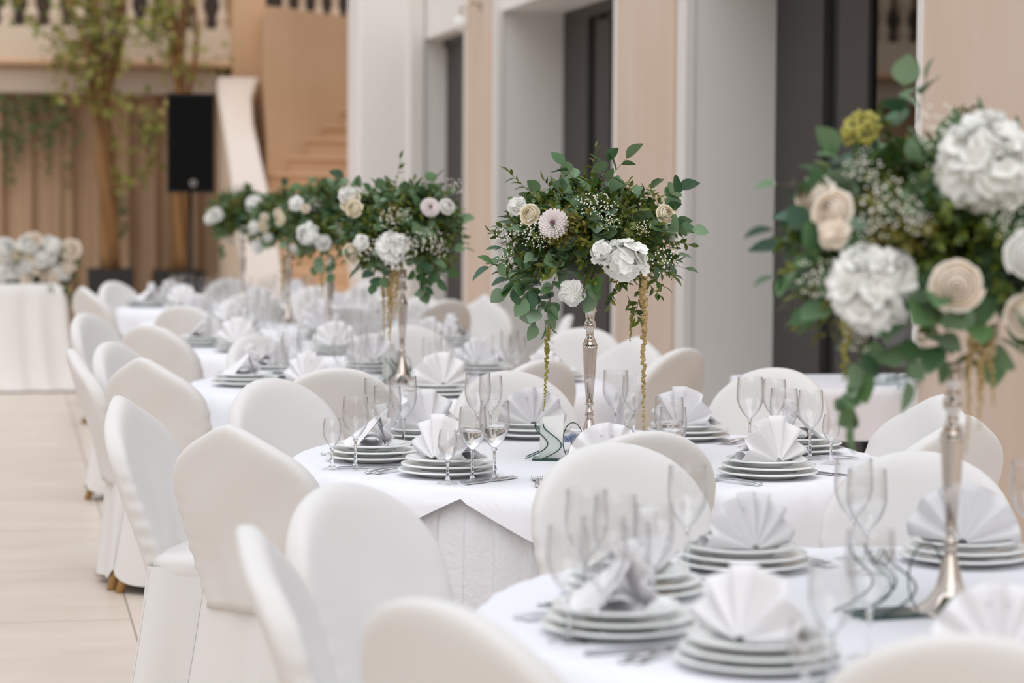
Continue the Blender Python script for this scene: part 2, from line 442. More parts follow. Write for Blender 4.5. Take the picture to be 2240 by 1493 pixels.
# stair: a flight climbing away, its left side closed by a wall
st = bpy.data.objects.new('staircase', None); C.link(st); struct(st, 'curved warm stone staircase climbing behind the white pillar', 'staircase')
ends = [(560, 430), (586, 394), (640, 358), (678, 318), (714, 289), (755, 254), (785, 222)]
zs_ = []
y = 23.9
stair_pts = []
base_z = bz(570, 470, 23.6)
nstep0 = max(1, int(round(base_z / 0.166)))
for q in range(nstep0):
    yy = 23.6 - (nstep0 - q) * 0.30
    MB().box(bx(600, yy), 4.6, yy, yy + 0.34, 0, base_z - (nstep0 - q - 1) * (base_z / nstep0) - base_z / nstep0 * 0.0, 0.012).build('step', M['warm_stone'], st, False)
prevx = None
for q, (px, py) in enumerate(ends):
    y = 23.9 + 0.31 * q
    x0 = bx(px, y); z1 = bz(px, py - 12, y)
    MB().box(x0 - (0.1 if q > 1 else 0.0), 4.7, y, y + 0.6, 0, z1 - 0.035).build('step', M['warm_stone'], st, False)
    MB().box(x0 - (0.1 if q > 1 else 0.0), 4.7, y - 0.035, y + 0.6, z1 - 0.035, z1, 0.012).build('tread', M['warm_stone'], st, False)
    stair_pts.append((x0, y))
ztop = bz(690, 60, 27.0)
# side wall of the stair
pts = [(bx(575, 23.7) - 0.25, 23.9)] + [(x - 0.02, y + 0.15) for x, y in stair_pts[1:]] + [(4.7, 26.4), (4.7, 27.4), (xp1, 27.4), (xp1, 25.8)]
MB().prism([(xp1 - 0.05, YB - 0.2)] + [(x - 0.02, y + 0.02) for x, y in stair_pts[1:]] + [(4.9, 26.2), (4.9, 27.2), (xp1 - 0.05, 27.2)], 0, ztop).build('stair_wall', M['warm_stone'], wb, False)
bal2 = bpy.data.objects.new('balustrade', None); C.link(bal2); struct(bal2, 'stone balustrade above the staircase behind the white pillar', 'balustrade')
for q in range(9):
    c = b0.copy(); C.link(c); c.parent = bal2; c.location = (bx(622, 26.9) + q * 0.185, 26.9, ztop); c.scale = (0.72, 0.72, 0.95)
MB().box(bx(600, 26.9), 5.2, 26.75, 27.1, ztop + 0.74, ztop + 0.9, 0.02).build('handrail', M['warm_stone'], bal2, False)
# sloping coping of the stair parapet, coming down towards the hall
par = bpy.data.objects.new('stair_parapet', None); C.link(par); struct(par, 'pale sloping coping of the curved stair parapet beside the loudspeaker', 'parapet')
path = [((474, 566), 172, 25.6), ((472, 558), 188, 25.3), ((476, 549), 215, 25.0), ((486, 553), 270, 24.5), ((496, 566), 335, 24.0), ((509, 588), 430, 23.35), ((516, 600), 500, 22.9), ((524, 612), 570, 22.4), ((532, 624), 640, 21.9), ((540, 636), 700, 21.5)]
mb = MB(); v = []
for (l, r_), py, y in path:
    z = bz(520, py, y); xl = bx(l, y); xr = bx(r_, y)
    v += [(xl, y, z - 0.12), (xl, y, z - 0.02), (xl + 0.02, y, z), (xr - 0.02, y, z), (xr, y, z - 0.02), (xr, y, z - 0.12)]
f = []
for i in range(len(path) - 1):
    for j in range(6):
        f.append((i * 6 + j, i * 6 + (j + 1) % 6, (i + 1) * 6 + (j + 1) % 6, (i + 1) * 6 + j))
f += [tuple(range(5, -1, -1)), tuple(range(len(v) - 6, len(v)))]
mb.add(v, f).build('coping', M['pale_stone'], par, False)
v = []
for (l, r_), py, y in path:
    z = bz(520, py, y) - 0.10; xl = bx(l, y) + 0.02; xr = bx(r_, y) - 0.02
    v += [(xl, y, 0), (xl, y, z), (xr, y, z), (xr, y, 0)]
f = [(i * 4 + j, i * 4 + (j + 1) % 4, (i + 1) * 4 + (j + 1) % 4, (i + 1) * 4 + j) for i in range(len(path) - 1) for j in range(4)]
f += [(3, 2, 1, 0), tuple(range(len(v) - 4, len(v)))]
obj('parapet_wall', v, f, M['light_stone'], par, False)

# drapes, in separate hung widths
xs = -6.0
nd = 0
dr_pos = ['far left behind the head table', 'left behind the head table flowers', 'behind the left potted tree', 'between the two potted trees', 'behind the right potted tree and loudspeaker', 'beside the stair parapet']
edges = [-3.2, bx(-20), bx(110), bx(215), bx(330), bx(440), bx(530)]
for i in range(6):
    x0, x1 = edges[i], edges[i + 1]
    def fn(u, v_, x0=x0, x1=x1, i=i):
        x = x0 + (x1 - x0) * u
        a = 0.055 * math.sin(x * 19 + 0.7 * math.sin(x * 5)) + 0.03 * math.sin(x * 41 + i)
        return (x, YB + 0.2 + a * (0.75 + 0.25 * (1 - v_)), 0.02 + (zc - 0.02) * v_)
    v, f = grid(fn, 60, 8)
    tag(obj('drape', v, f, M['drape']), 'taupe floor length drape hanging under the balcony, ' + dr_pos[i], 'curtain', 'drapes under the balcony')

# ------------------------------------------------------------------ chairs
def chair_mesh(style):
    gx = {'round': lambda u: 0.93 * (1 - abs(u) ** 2.7) ** 0.46 + 0.07 * math.exp(-(abs(u) / 0.5) ** 2),
          'ogee': lambda u: 0.76 * (1 - abs(u) ** 2.9) ** 0.44 + 0.24 * math.exp(-(abs(u) / 0.40) ** 1.5),
          'peak': lambda u: 0.74 * (1 - abs(u) ** 2.0) ** 0.58 + 0.26 * math.exp(-abs(u) / 0.26)}[style]
    nu, nv = 37, 32
    us = [math.sin(math.pi / 2 * math.sin(math.pi / 2 * (2 * i / (nu - 1) - 1))) for i in range(nu)]
    vs = [1 - (1 - j / (nv - 1)) ** 1.7 for j in range(nv)]
    z0 = 0.40

    def surf(u, v, side):
        zt = 0.69 + 0.235 * gx(max(-1, min(1, u)))
        z = z0 + (zt - z0) * v
        h = (z - z0) / 0.525
        w = 0.178 + 0.060 * math.sin(min(1.0, max(h, 0) / 0.74) * math.pi / 2)
        lean = -0.215 - 0.160 * h ** 1.2 + 0.030 * u * u
        th = 0.030 * (1 - abs(u) ** 16) ** 0.5 * (1 - v ** 26) ** 0.5 + 0.004
        wr = 0.0045 * math.sin(h * 62 + 2 * u) * max(0, abs(u) - 0.45) * max(0, 1 - h * 1.15) * 1.8
        wr += 0.004 * math.sin(u * 9 + h * 5) * max(0, 1 - h * 1.3) + 0.0022 * math.sin(u * 4 - h * 13 + 1) * min(1, 3 * (1 - abs(u)))
        if side > 0:
            wr += 0.012 * max(0, 0.22 - h)          # the front meets the seat in a soft curve
        return (u * w + wr, lean + side * th + wr, z)
    v = []; f = []
    for side in (1, -1):
        for j in range(nv):
            for i in range(nu):
                v.append(surf(us[i], vs[j], side))
    n1 = nu * nv
    for j in range(nv - 1):
        for i in range(nu - 1):
            a = j * nu + i
            f.append((a, a + nu, a + nu + 1, a + 1))
            f.append((n1 + a, n1 + a + 1, n1 + a + nu + 1, n1 + a + nu))
    rim = [j * nu for j in range(nv)] + [(nv - 1) * nu + i for i in range(1, nu)] + [j * nu + nu - 1 for j in range(nv - 2, -1, -1)]
    for a, b in zip(rim[:-1], rim[1:]):
        f.append((a, n1 + a, n1 + b, b))
    bot = list(range(nu))
    for a, b in zip(bot[:-1], bot[1:]):
        f.append((a, b, n1 + b, n1 + a))
    return v, f


def rrect(a, hw, hd, k=6):
    """Rounded-rectangle radius point at angle a."""
    c, s = math.cos(a), math.sin(a)
    r = (abs(c / hw) ** k + abs(s / hd) ** k) ** (-1.0 / k)
    return r * c, r * s


def make_chair(style):
    def build():
        t_ = thing('banquet_chair', '', 'chair')
        v, f = chair_mesh(style)
        obj('backrest', v, f, M['ivory_fabric'], t_)
        mb = MB(); n = 40
        rings = [(0.90, 0.478), (0.965, 0.474), (1.0, 0.455), (1.0, 0.43), (0.985, 0.41)]
        v = [(0, 0.01, 0.482)]
        for k_, z in rings:
            for j in range(n):
                x, y = rrect(2 * math.pi * j / n, 0.225 * k_, 0.22 * k_); v.append((x, y + 0.01, z))
        f = [(0, 1 + j, 1 + (j + 1) % n) for j in range(n)]
        for i in range(len(rings) - 1):
            for j in range(n):
                a = 1 + i * n; f.append((a + j, a + n + j, a + n + (j + 1) % n, a + (j + 1) % n))
        obj('seat', v, f, M['ivory_fabric'], t_)
        # skirt in four panels with slits at the corners
        for q, (a0, a1) in enumerate(((-45.5, 45.5), (44.5, 135.5), (134.5, 225.5), (224.5, 315.5))):
            def fn(u, w_, a0=a0, a1=a1, q=q):
                a = math.radians(a0 + (a1 - a0) * u)
                fl = 1.0 + 0.16 * w_ ** 1.1
                x, y = rrect(a, 0.222 * fl, 0.228 * fl, 7)
                wv = 0.014 * w_ * math.cos(u * math.pi * 2 * 2.0) + 0.007 * w_ * math.sin(u * 23 + q) * (1 - (2 * u - 1) ** 6)
                rr_ = math.hypot(x, y)
                return (x * (1 + wv / rr_), y * (1 + wv / rr_) + 0.005, 0.445 - (0.445 - 0.035 - 0.055 * abs(2 * u - 1) ** 7) * w_)
            v, f = grid(fn, 28, 9)
            obj('skirt_panel', v, f, M['ivory_fabric'], t_)
        for sx_ in (-1, 1):
            MB().tube([(sx_ * 0.16, -0.16, 0.44), (sx_ * 0.175, -0.185, 0.2), (sx_ * 0.215, -0.245, 0.0)], [0.022, 0.021, 0.017], 10).build('leg', M['leg_wood'], t_)
            MB().tube([(sx_ * 0.175, 0.17, 0.44), (sx_ * 0.182, 0.185, 0.0)], [0.022, 0.016], 10).build('leg', M['leg_wood'], t_)
        return t_
    return First(build)


TAB = {'B': spot(2080, 1330, .75), 'A': spot(1290, 995, .75), 'C': spot(880, 838, .75), 'D': spot(721, 757, .75), 'E': spot(630, 708, .75), 'F': spot(530, 672, .75)}
TN = {'B': 'the nearest table', 'A': 'the sharply focused second table', 'C': 'the third table', 'D': 'the fourth table', 'E': 'the fifth table', 'F': 'the farthest table'}
chairs = {k: make_chair(k) for k in ('round', 'ogee', 'peak')}
# peak pixel in the photo, style, table, facing in degrees (None = towards the table), words
CH = [
    (950, 1310, 'round', 'B', None, 'front-left of {}, its blurred back cut by the bottom edge'),
    (2120, 1378, 'round', 'B', None, 'front of {}, back cut by the bottom right corner'),
    (545, 1150, 'ogee', 'B', -9, 'left side of {}, seen edge-on'),
    (742, 1058, 'round', 'B', -48, 'back-left of {}, its front showing left of the cloth'),
    (1338, 966, 'round', 'B', -84, 'back of {} facing us, blurred glasses before it'),
    (2010, 980, 'round', 'B', None, 'back-right of {} facing us behind the tall silver stem'),
    (500, 930, 'ogee', 'A', 50, 'front-left of {}, sharp beige back towards us'),
    (262, 870, 'ogee', 'A', -24, 'left of {}, gathered side seam facing us'),
    (590, 830, 'round', 'A', -55, 'back-left of {}, rounded front facing us'),
    (1110, 810, 'round', 'A', -80, 'back of {}, behind the fan napkin left of the stem'),
    (1700, 800, 'round', 'A', None, 'back-right of {}, before the charcoal panels'),
    (2060, 856, 'ogee', 'A', 200, 'right of {}, white front left of the grey-backed chair'),
    (2115, 900, 'ogee', 'A', 116, 'front-right of {}, grey back against the beige pier'),
    (1420, 940, 'round', 'A', 100, 'front of {}, beige back before the silver stem'),
    (310, 785, 'ogee', 'C', 48, 'front-left of {}, beige back and one brown leg showing'),
    (157, 768, 'ogee', 'C', 4, 'left of {}, a thin edge-on outline'),
    (240, 752, 'round', 'C', -30, 'left of {}, white front between two beige backs'),
    (555, 735, 'round', 'C', -50, 'back-left of {}, seen through a cluster of glasses'),
    (740, 806, 'round', 'C', 82, 'front of {}, wide beige back behind the goblets'),
    (1190, 785, 'round', 'C', 122, 'front-right of {}, beige back behind a hanging green strand'),
    (1496, 758, 'round', 'C', 130, 'right of {}, grey back beside the pale reveal'),
    (1395, 733, 'ogee', 'C', 215, 'back-right of {}, white front behind the tan strand'),
    (1280, 715, 'round', 'C', 235, 'back-right of {}, white front behind the silver stem'),
    (890, 712, 'round', 'C', -85, 'back of {}, white rounded front right of the tan strands'),
    (325, 715, 'round', 'D', 45, 'front-left of {}, beige rounded back'),
    (185, 690, 'round', 'D', -30, 'left of {}, white front rising above an edge-on chair'),
    (1245, 687, 'peak', 'D', 172, 'right of {}, thin white edge before the dark window'),
    (1062, 642, 'peak', 'D', 235, 'back-right of {}, white front with a sharp peak'),
    (925, 636, 'peak', 'D', 250, 'back of {}, pale front under the hanging green leaves'),
    (400, 672, 'round', 'E', 55, 'front-left of {}, beige back left of the far glasses'),
    (760, 670, 'round', 'E', 85, 'front of {}, grey-beige back behind the silver stem'),
    (980, 655, 'round', 'E', 120, 'right of {}, dim grey back beside the peaked chair'),
    (180, 632, 'ogee', 'E', 28, 'left of {}, beige back sloping before a white chair'),
    (800, 612, 'peak', 'E', 235, 'back-right of {}, white peak under the third bouquet'),
    (245, 620, 'round', 'F', -40, 'left of {}, white front before the black planter'),
    (545, 645, 'round', 'F', 78, 'front of {}, small grey-beige back'),
    (690, 628, 'round', 'F', 225, 'right of {}, pale front right of the thin far stem'),
    (500, 612, 'round', 'F', -75, 'back of {}, palest and farthest front'),
]
chair_at = []
for px, py, sty, tb, face, words in CH:
    pk = spot(px, py, 0.925)
    c_ = TAB[tb]
    a = math.radians(face) if face is not None else math.atan2(c_.y - pk.y, c_.x - pk.x)
    o = Vector((pk.x + 0.37 * math.cos(a), pk.y + 0.37 * math.sin(a), 0))
    chairs[sty].at('chair, ' + words.format(TN[tb].replace('sharply focused ', '').replace('the ', '')), o, a - math.pi / 2, 'covered chairs around ' + TN[tb])

# ------------------------------------------------------------------ tables
RT = 0.90


def make_skirt():
    t_ = thing('banquet_table', '', 'table')
    MB().lathe([(0.0, 0.71), (RT - 0.05, 0.71), (RT - 0.045, 0.715), (RT - 0.045, 0.733), (RT - 0.05, 0.737), (0.0, 0.737)], 64).build('tabletop', M['leg_wood'], t_)
    n = 768
    def fn(u, v_):
        a = 2 * math.pi * u
        ph = (u * 64 + 0.12 * math.sin(a * 5) + 0.08 * math.sin(a * 11 + 1)) % 1.0
        wv = (0.5 - ph) * (0.016 + 0.012 * v_) + 0.014 * v_ * math.sin(a * 9 + 0.6) + 0.008 * v_ * math.sin(a * 23)
        r_ = RT - 0.012 - 0.03 * max(0, 1 - v_ * 9) + 0.022 * v_ + wv * min(1, v_ * 5)
        return (r_ * math.cos(a), r_ * math.sin(a), 0.728 - 0.720 * v_)
    v, f = grid(fn, n, 19, wrap=True)
    obj('pleated_skirt', v, f, M['skirt_jacquard'], t_)
    for sx_ in (-1, 1):
        for sy_ in (-1, 1):
            MB().tube([(sx_ * .45, sy_ * .45, .715), (sx_ * .5, sy_ * .5, 0)], .02, 8).build('leg', M['black_plastic'], t_)
    return t_


def make_topper():
    """Square overlay: flat on the table, its four corners hanging down."""
    n = 240
    def pt(a, s):
        dl = abs((a + math.pi / 4) % (math.pi / 2) - math.pi / 4) / (math.pi / 4)      # 0 at mid-side, 1 at a corner
        rim = RT + 0.006
        R = rim + 0.012 + 0.36 * dl * (1 - 0.12 * dl * dl)
        d = s * R
        if d <= rim - 0.03:
            x = d; z = 0.7465
        else:
            e_ = d - (rim - 0.03)
            if e_ < 0.045:
                q = e_ / 0.045 * math.pi / 2
                x = rim - 0.03 + 0.0295 * math.sin(q); z = 0.7465 - 0.0295 * (1 - math.cos(q))
            else:
                g_ = e_ - 0.045
                x = rim + 0.012 + 0.14 * g_ + 0.018 * g_ / 0.3 * math.sin(a * 17) * min(1, g_ * 8); z = 0.717 - g_ * 0.985
        return (x * math.cos(a), x * math.sin(a), z)
    ss = [0.0, 0.35, 0.6, 0.66, 0.68, 0.70, 0.72, 0.75, 0.78, 0.82, 0.86, 0.9, 0.93, 0.95, 0.965, 0.975, 0.985, 1.0]
    v = [pt(2 * math.pi * i / n, s) for s in ss for i in range(n)]
    f = [(j * n + i, j * n + (i + 1) % n, (j + 1) * n + (i + 1) % n, (j + 1) * n + i) for j in range(len(ss) - 1) for i in range(n)]
    return tag(obj('tablecloth', v, f, M['white_linen']), '', 'tablecloth')


skirts = First(make_skirt); toppers = First(make_topper)
for k_, tw in zip('BACDEF', (20, -36, 12, 30, -10, 5)):
    p_ = TAB[k_]
    skirts.at('round table with a pleated white skirt, ' + TN[k_], (p_.x, p_.y, 0), 0.3 * ord(k_), 'round banquet tables in a row')
    toppers.at('square white overlay cloth spread over ' + TN[k_], (p_.x, p_.y, 0), math.radians(tw), 'white overlay cloths')

# ------------------------------------------------------------------ tableware
ZT = 0.748


def plate_mesh(R):
    p_ = [(0.0, 0.002), (R * .55, 0.002), (R * .60, 0.0), (R * .62, 0.003), (R * .72, 0.0085), (R * .96, 0.0140), (R * .99, 0.0148), (R, 0.0175), (R * .99, 0.0200), (R * .96, 0.0198),
          (R * .74, 0.0125), (R * .66, 0.0075), (R * .58, 0.006), (0.0, 0.006)]
    return MB().lathe(p_, 56)


PL = [First(lambda R=R, nm=nm: tag(plate_mesh(R).build(nm, M['porcelain']), '', 'plate')) for R, nm in ((0.142, 'dinner_plate'), (0.134, 'dinner_plate'), (0.116, 'starter_plate'))]


def make_napkin(sd):
    def build():
        rg = random.Random(sd)
        t_ = thing('napkin', '', 'napkin')
        n = 7 - sd; R = 0.120 + 0.008 * sd; v = []; f = []
        cols = n * 8 + 1; rows = 7
        a0, a1 = math.radians(-90), math.radians(86)
        tilt = 0.20
        wid = [rg.uniform(.75, 1.3) for _ in range(n)]; tot = sum(wid)
        amp = [rg.uniform(.75, 1.2) for _ in range(n)]
        col_a = []
        for k in range(n):
            st0 = sum(wid[:k]) / tot; w0 = wid[k] / tot
            for m_ in range(8): col_a.append((st0 + w0 * m_ / 8, m_ / 8, amp[k]))
        col_a.append((1.0, 1.0, amp[-1]))
        for s in (0, 1):
            for j in range(rows):
                q = j / (rows - 1)
                for (fr_, ph_, am_) in col_a:
                    a = a0 + (a1 - a0) * fr_
                    sw = 2 * abs(2 * ph_ - 1) - 1; sw = math.copysign(abs(sw) ** .8, sw)
                    rr_ = 0.010 + (R * (0.97 + 0.03 * math.cos(a * 1.3)) * (1 - .018 * sw) - 0.010) * q
                    zz = sw * 0.5 * am_ * (0.030 + 0.008 * sd) * (0.16 + q ** 0.8 * (1.0 - 0.25 * abs(a)))
                    x = rr_ * math.sin(a); h = rr_ * math.cos(a) + 0.004
                    y = -zz - (0.0022 if s else 0) - tilt * h - 0.006 * a * a * q
                    v.append((x, y + 0.045, max(h, 0.002)))
        nn = cols * rows
        for j in range(rows - 1):
            for i in range(cols - 1):
                a = j * cols + i
                f.append((a, a + 1, a + cols + 1, a + cols)); f.append((nn + a, nn + a + cols, nn + a + cols + 1, nn + a + 1))
        rim = [(rows - 1) * cols + i for i in range(cols)]
        for a, b in zip(rim[:-1], rim[1:]): f.append((a, b, nn + b, nn + a))
        for i in (0, cols - 1):
            for j in range(rows - 1):
                a = j * cols + i; f.append((a, a + cols, nn + a + cols, nn + a))
        fan = obj('fan', v, f, M['napkin_cloth'], t_, True)
        # rolled tail lying across the plate behind the fan
        def fn(u, w_):
            a = 2 * math.pi * w_ * 0.93 + 0.5
            r_ = 0.012 + 0.007 * u + 0.006 * w_
            return (-0.105 + 0.19 * u + 0.008 * math.cos(a), -0.005 - 0.035 * (u - .5) + 1.5 * r_ * math.cos(a), 0.022 + 0.82 * r_ * math.sin(a) - 0.006 * u)
        vv, ff = grid(fn, 10, 18)
        obj('rolled_tail', vv, ff, M['napkin_cloth'], t_)
        # back flap that props the fan up
        def fb(u, w_):
            x = (-0.09 + 0.18 * u) * (1 - 0.75 * w_)
            return (x, -0.075 + 0.09 * w_ + 0.01 * math.sin(u * 9), 0.004 + 0.088 * w_ ** 1.1 + 0.006 * math.sin(u * 7 + 2) * (1 - w_))
        vv, ff = grid(fb, 12, 8)
        obj('back_flap', vv, ff, M['napkin_cloth'], t_)
        return t_
    return First(build)


NAP = [make_napkin(0), make_napkin(1)]


def bowl_prof(kind):
    # (height, rim radius, widest radius, bowl bottom, foot radius)
    h, rr_, rw, zb_, rf = {'large': (0.220, 0.0390, 0.0425, 0.088, 0.037), 'medium': (0.207, 0.0350, 0.0385, 0.088, 0.035), 'small': (0.146, 0.0225, 0.0270, 0.062, 0.028)}[kind]
    P = []
    for i in range(13):
        q = i / 12.0
        z = zb_ + (h - zb_) * q
        r_ = rw * math.sin(min(1, q * 1.75 + 0.02) * math.pi / 2) ** 0.72 if q < 0.57 else rw + (rr_ - rw) * ((q - 0.57) / 0.43) ** 1.6
        P.append((max(r_, 0.004), z))
    return P, h, zb_, rf


def make_glass(kind, full, water=None):
    nm = {'large': 'wine_goblet', 'medium': 'wine_glass', 'small': 'shot_glass'}[kind]
    ct = 'glass'
    def build():
        P, h, zb_, rf = bowl_prof(kind)
        n = 36 if full else 18
        foot = [(rf, 0.0005), (rf * 1.0, 0.0016), (rf * .6, 0.0038), (0.010, 0.0078)]
        stem = [(0.0, 0.0075), (0.010, 0.0078), (0.0065, 0.012), (0.0048, 0.018), (0.0036, zb_ * .6), (0.0042, zb_ - 0.008), (0.008, zb_ - 0.001), (0.0, zb_ + 0.002)]
        if not full:
            mb = MB().shell([(rf, 0.0), (rf * .6, 0.004), (0.006, 0.010), (0.004, zb_ * .6), (0.005, zb_ - 0.005)] + P, n)
            return tag(mb.build(nm, M['wine_glass']), '', ct)
        t_ = thing(nm, '', ct)
        rim = [(P[-1][0] - 0.0004, h + 0.0006), (P[-1][0] - 0.0012, h)]
        inner = [(max(r_ - 0.0012, 0.001), z + 0.0012) for r_, z in reversed(P[:-1])]
        MB().shell(P + rim + inner, n).build('bowl', M['wine_glass'], t_)
        MB().lathe(stem, 20).build('stem', M['stem_glass'], t_)
        MB().shell(foot, 32).build('foot', M['wine_glass'], t_)
        if water:
            zl = zb_ + (h - zb_) * water
            W_ = [(0.0, zb_ + 0.003)] + [(max(r_ - 0.0016, 0.001), z + 0.0015) for r_, z in P if z < zl - 0.002]
            W_ += [(W_[-1][0] + 0.0004, zl), (0.0, zl)]
            MB().lathe(W_, n).build('water', M['water'], t_)
        return t_
    return First(build)


GL = {(k_, fl, w_): make_glass(k_, fl, w_) for k_ in ('large', 'medium', 'small') for fl in (True, False) for w_ in (None, 0.5)}
KIND = {'large': 'large wine goblet', 'medium': 'medium wine glass', 'small': 'small narrow shot glass'}


def fork_mesh():
    mb = MB()
    prof_ = [(-0.10, .0055), (-0.09, .0075), (-0.05, .0055), (0.0, .0030), (0.04, .0030), (0.055, .007), (0.068, .0105), (0.075, .0110)]
    v = []; f = []
    for y, w in prof_:
        zz = 0.004 + 0.006 * math.sin((y + 0.1) / 0.175 * math.pi)
        v += [(-w, y, zz), (w, y, zz), (w, y, zz - .0022), (-w, y, zz - .0022)]
    for i in range(len(prof_) - 1):
        for j in range(4): f.append((i * 4 + j, i * 4 + (j + 1) % 4, (i + 1) * 4 + (j + 1) % 4, (i + 1) * 4 + j))
    f += [(3, 2, 1, 0), tuple(range(len(v) - 4, len(v)))]
    mb.add(v, f)
    for q in range(4):
        x = -0.0092 + q * 0.0061
        mb.tube([(x, 0.074, 0.0048), (x, 0.095, 0.0035), (x * .97, 0.118, 0.006)], [.0016, .0016, .0008], 6)
    return mb


def knife_mesh():
    pts = [(-0.006, -0.11), (0.006, -0.11), (0.0065, -0.05), (0.0055, 0.0), (0.010, 0.02), (0.0105, 0.07), (0.006, 0.105), (-0.002, 0.118), (-0.005, 0.105), (-0.005, 0.0), (-0.0065, -0.05)]
    return MB().prism(pts, 0.001, 0.0034)


FORK = First(lambda: tag(fork_mesh().build('fork', M['cutlery_steel']), '', 'fork'))
KNIFE = First(lambda: tag(knife_mesh().build('knife', M['cutlery_steel'], smooth=False), '', 'knife'))

# place settings: angle round the table (deg), word
SET = {
    'A': [(231, 'front-left', .66), (193, 'left', .66), (145, 'back-left', .64), (107, 'back', .60), (58, 'back-right', .63), (12, 'right', .66), (-46, 'front-right', .70), (272, 'front', .66)],
    'B': [(200, 'left', .68), (232, 'front-left', .68), (266, 'front', .66), (163, 'back-left', .62), (123, 'back', .63), (77, 'back-right', .66)],
    'C': [(15, 'right', .66), (60, 'back-right', .66), (105, 'back', .66), (150, 'back-left', .66), (195, 'left', .66), (240, 'front-left', .66), (285, 'front', .66), (330, 'front-right', .66)],
}
SET['D'] = [(a - 8, w, r_) for a, w, r_ in SET['C']]
SET['E'] = [(a + 6, w, r_) for a, w, r_ in SET['C']]
SET['F'] = [(a, w, r_) for a, w, r_ in SET['C']]
SHORT = {'B': 'the nearest table', 'A': 'the second table', 'C': 'the third table', 'D': 'the fourth table', 'E': 'the fifth table', 'F': 'the farthest table'}
room = _r  # camera right, for turning photo bearings into room bearings
for k_ in 'BACDEF':
    c_ = TAB[k_]; near = k_ in 'AB'
    for si, (ang, word, rad) in enumerate(SET[k_]):
        a = math.radians(ang) - YAW                       # bearings were read against the view, not the room
        d = Vector((math.cos(a), math.sin(a), 0)); tng = Vector((-d.y, d.x, 0))   # d points to the chair
        pc = Vector((c_.x, c_.y, ZT)) + d * rad
        rz = a + math.pi / 2                              # local -Y faces the chair
        where = '%s place of %s' % (word, SHORT[k_])
        tw = rnd.uniform(-.25, .25)
        PL[0].at('lowest, widest white plate of the stack, ' + where, pc, 0, 'stacked plates, ' + where)
        PL[1].at('middle white plate of the stack of three, ' + where, pc + Vector((0.003, -0.002, 0.0165)), 0, 'stacked plates, ' + where)
        PL[2].at('top, smallest white plate under the napkin, ' + where, pc + Vector((-0.002, 0.003, 0.0335)), 0, 'stacked plates, ' + where)
        NAP[(si + ord(k_)) % 2].at('white fan-folded napkin on the plates, ' + where, pc + Vector((0, 0, 0.042)), rz + tw + (math.pi if d.y < -0.15 else 0.0), 'fan-folded napkins on ' + SHORT[k_])
        if near:
            right = -tng                                   # the sitter faces -d
            side = [(FORK, -0.165, 'inner fork', math.pi / 2), (FORK, -0.190, 'outer fork', math.pi / 2), (KNIFE, 0.165, 'inner knife', 0), (KNIFE, 0.187, 'outer knife', 0)]
            for it, off, nm, _ in side:
                pp = pc + Vector((d.y, -d.x, 0)) * off * -1 + d * (0.02 if abs(off) < .17 else 0.03)
                it.at('%s beside the plates, %s' % (nm, where), (pp.x, pp.y, ZT), a + math.pi / 2, 'cutlery on ' + SHORT[k_])
        else:
            sgn = Vector((-d.y, d.x, 0)) * -1
            inw = -d
            for kind, i_, t__ in (('large', 0.19, 0.02), ('medium', 0.165, 0.105), ('small', 0.12, 0.175)):
                pp = pc + inw * i_ * (1 if kind != 'large' else 1) + Vector((d.y, -d.x, 0)) * -t__
                GL[(kind, False, None)].at('%s at the %s' % (KIND[kind], where), (pp.x, pp.y, ZT), 0, 'glasses on ' + SHORT[k_])

# glasses of the two near tables, set where the photo shows their feet
GA = [('large', 1083, 1050, .5, 'with water, right of the front-left plates'), ('medium', 1035, 1055, .5, 'with water, left of the sharpest large goblet'),
      ('small', 981, 1058, .55, 'with water, just right of the front-left plates'), ('small', 728, 1028, None, 'empty, farthest left by the left plates'),
      ('medium', 779, 1028, None, 'empty, before the left plates'), ('large', 848, 1008, None, 'empty, rising behind the front-left napkin'),
      ('large', 826, 985, None, 'empty, behind the left plates'), ('large', 884, 978, None, 'empty, before the back-left napkin'),
      ('large', 1046, 966, None, 'empty, left of two by the back chair'), ('medium', 1074, 962, None, 'empty, right of two by the back chair'),
      ('large', 1347, 955, None, 'empty, right of the silver stem'), ('medium', 1387, 958, None, 'empty, just left of the tan strand'), ('small', 1372, 966, None, 'empty, between two glasses by the tan strand'),
      ('large', 1464, 1036, .5, 'with water, before the back-right fan'), ('medium', 1473, 1052, .5, 'with water, nearest before the back-right fan'),
      ('large', 1641, 974, None, 'empty, left of the front-right napkin'), ('medium', 1694, 968, None, 'empty, behind the front-right napkin'),
      ('large', 1715, 1008, None, 'empty, above the front-right napkin'), ('medium', 1773, 1000, None, 'empty, right above the front-right napkin'),
      ('small', 1819, 1010, None, 'with little water, right of the front-right plates')]
GB = [('large', 1505, 1243, None, 'before the back napkin, blurred'), ('large', 1868, 1218, None, 'left of the tall silver stem'), ('large', 1897, 1250, None, 'overlapping the goblet left of the silver stem'),
      ('medium', 1245, 1405, None, 'before the left napkin'), ('large', 1322, 1400, None, 'before the left plates, blurred'), ('large', 1348, 1335, None, 'before the back-left plates'),
      ('medium', 1432, 1340, None, 'right of the back-left plates'), ('small', 1398, 1300, None, 'behind the left plates, blurred'), ('large', 1285, 1318, None, 'above the left napkin'),
      ('small', 1765, 1560, None, 'right of the front-left plates'), ('medium', 1822, 1500, None, 'between front and front-left plates'), ('large', 1905, 1435, None, 'left of the front napkin'),
      ('large', 2252, 1222, None, 'cut by the right edge of the photo')]
for tb, G in (('A', GA), ('B', GB)):
    for kind, px, py, w_, words in G:
        GL[(kind, True, 0.5 if w_ else None)].at('%s %s, %s' % (KIND[kind], words, SHORT[tb]), spot(px, py, ZT), 0, 'glasses on ' + SHORT[tb])

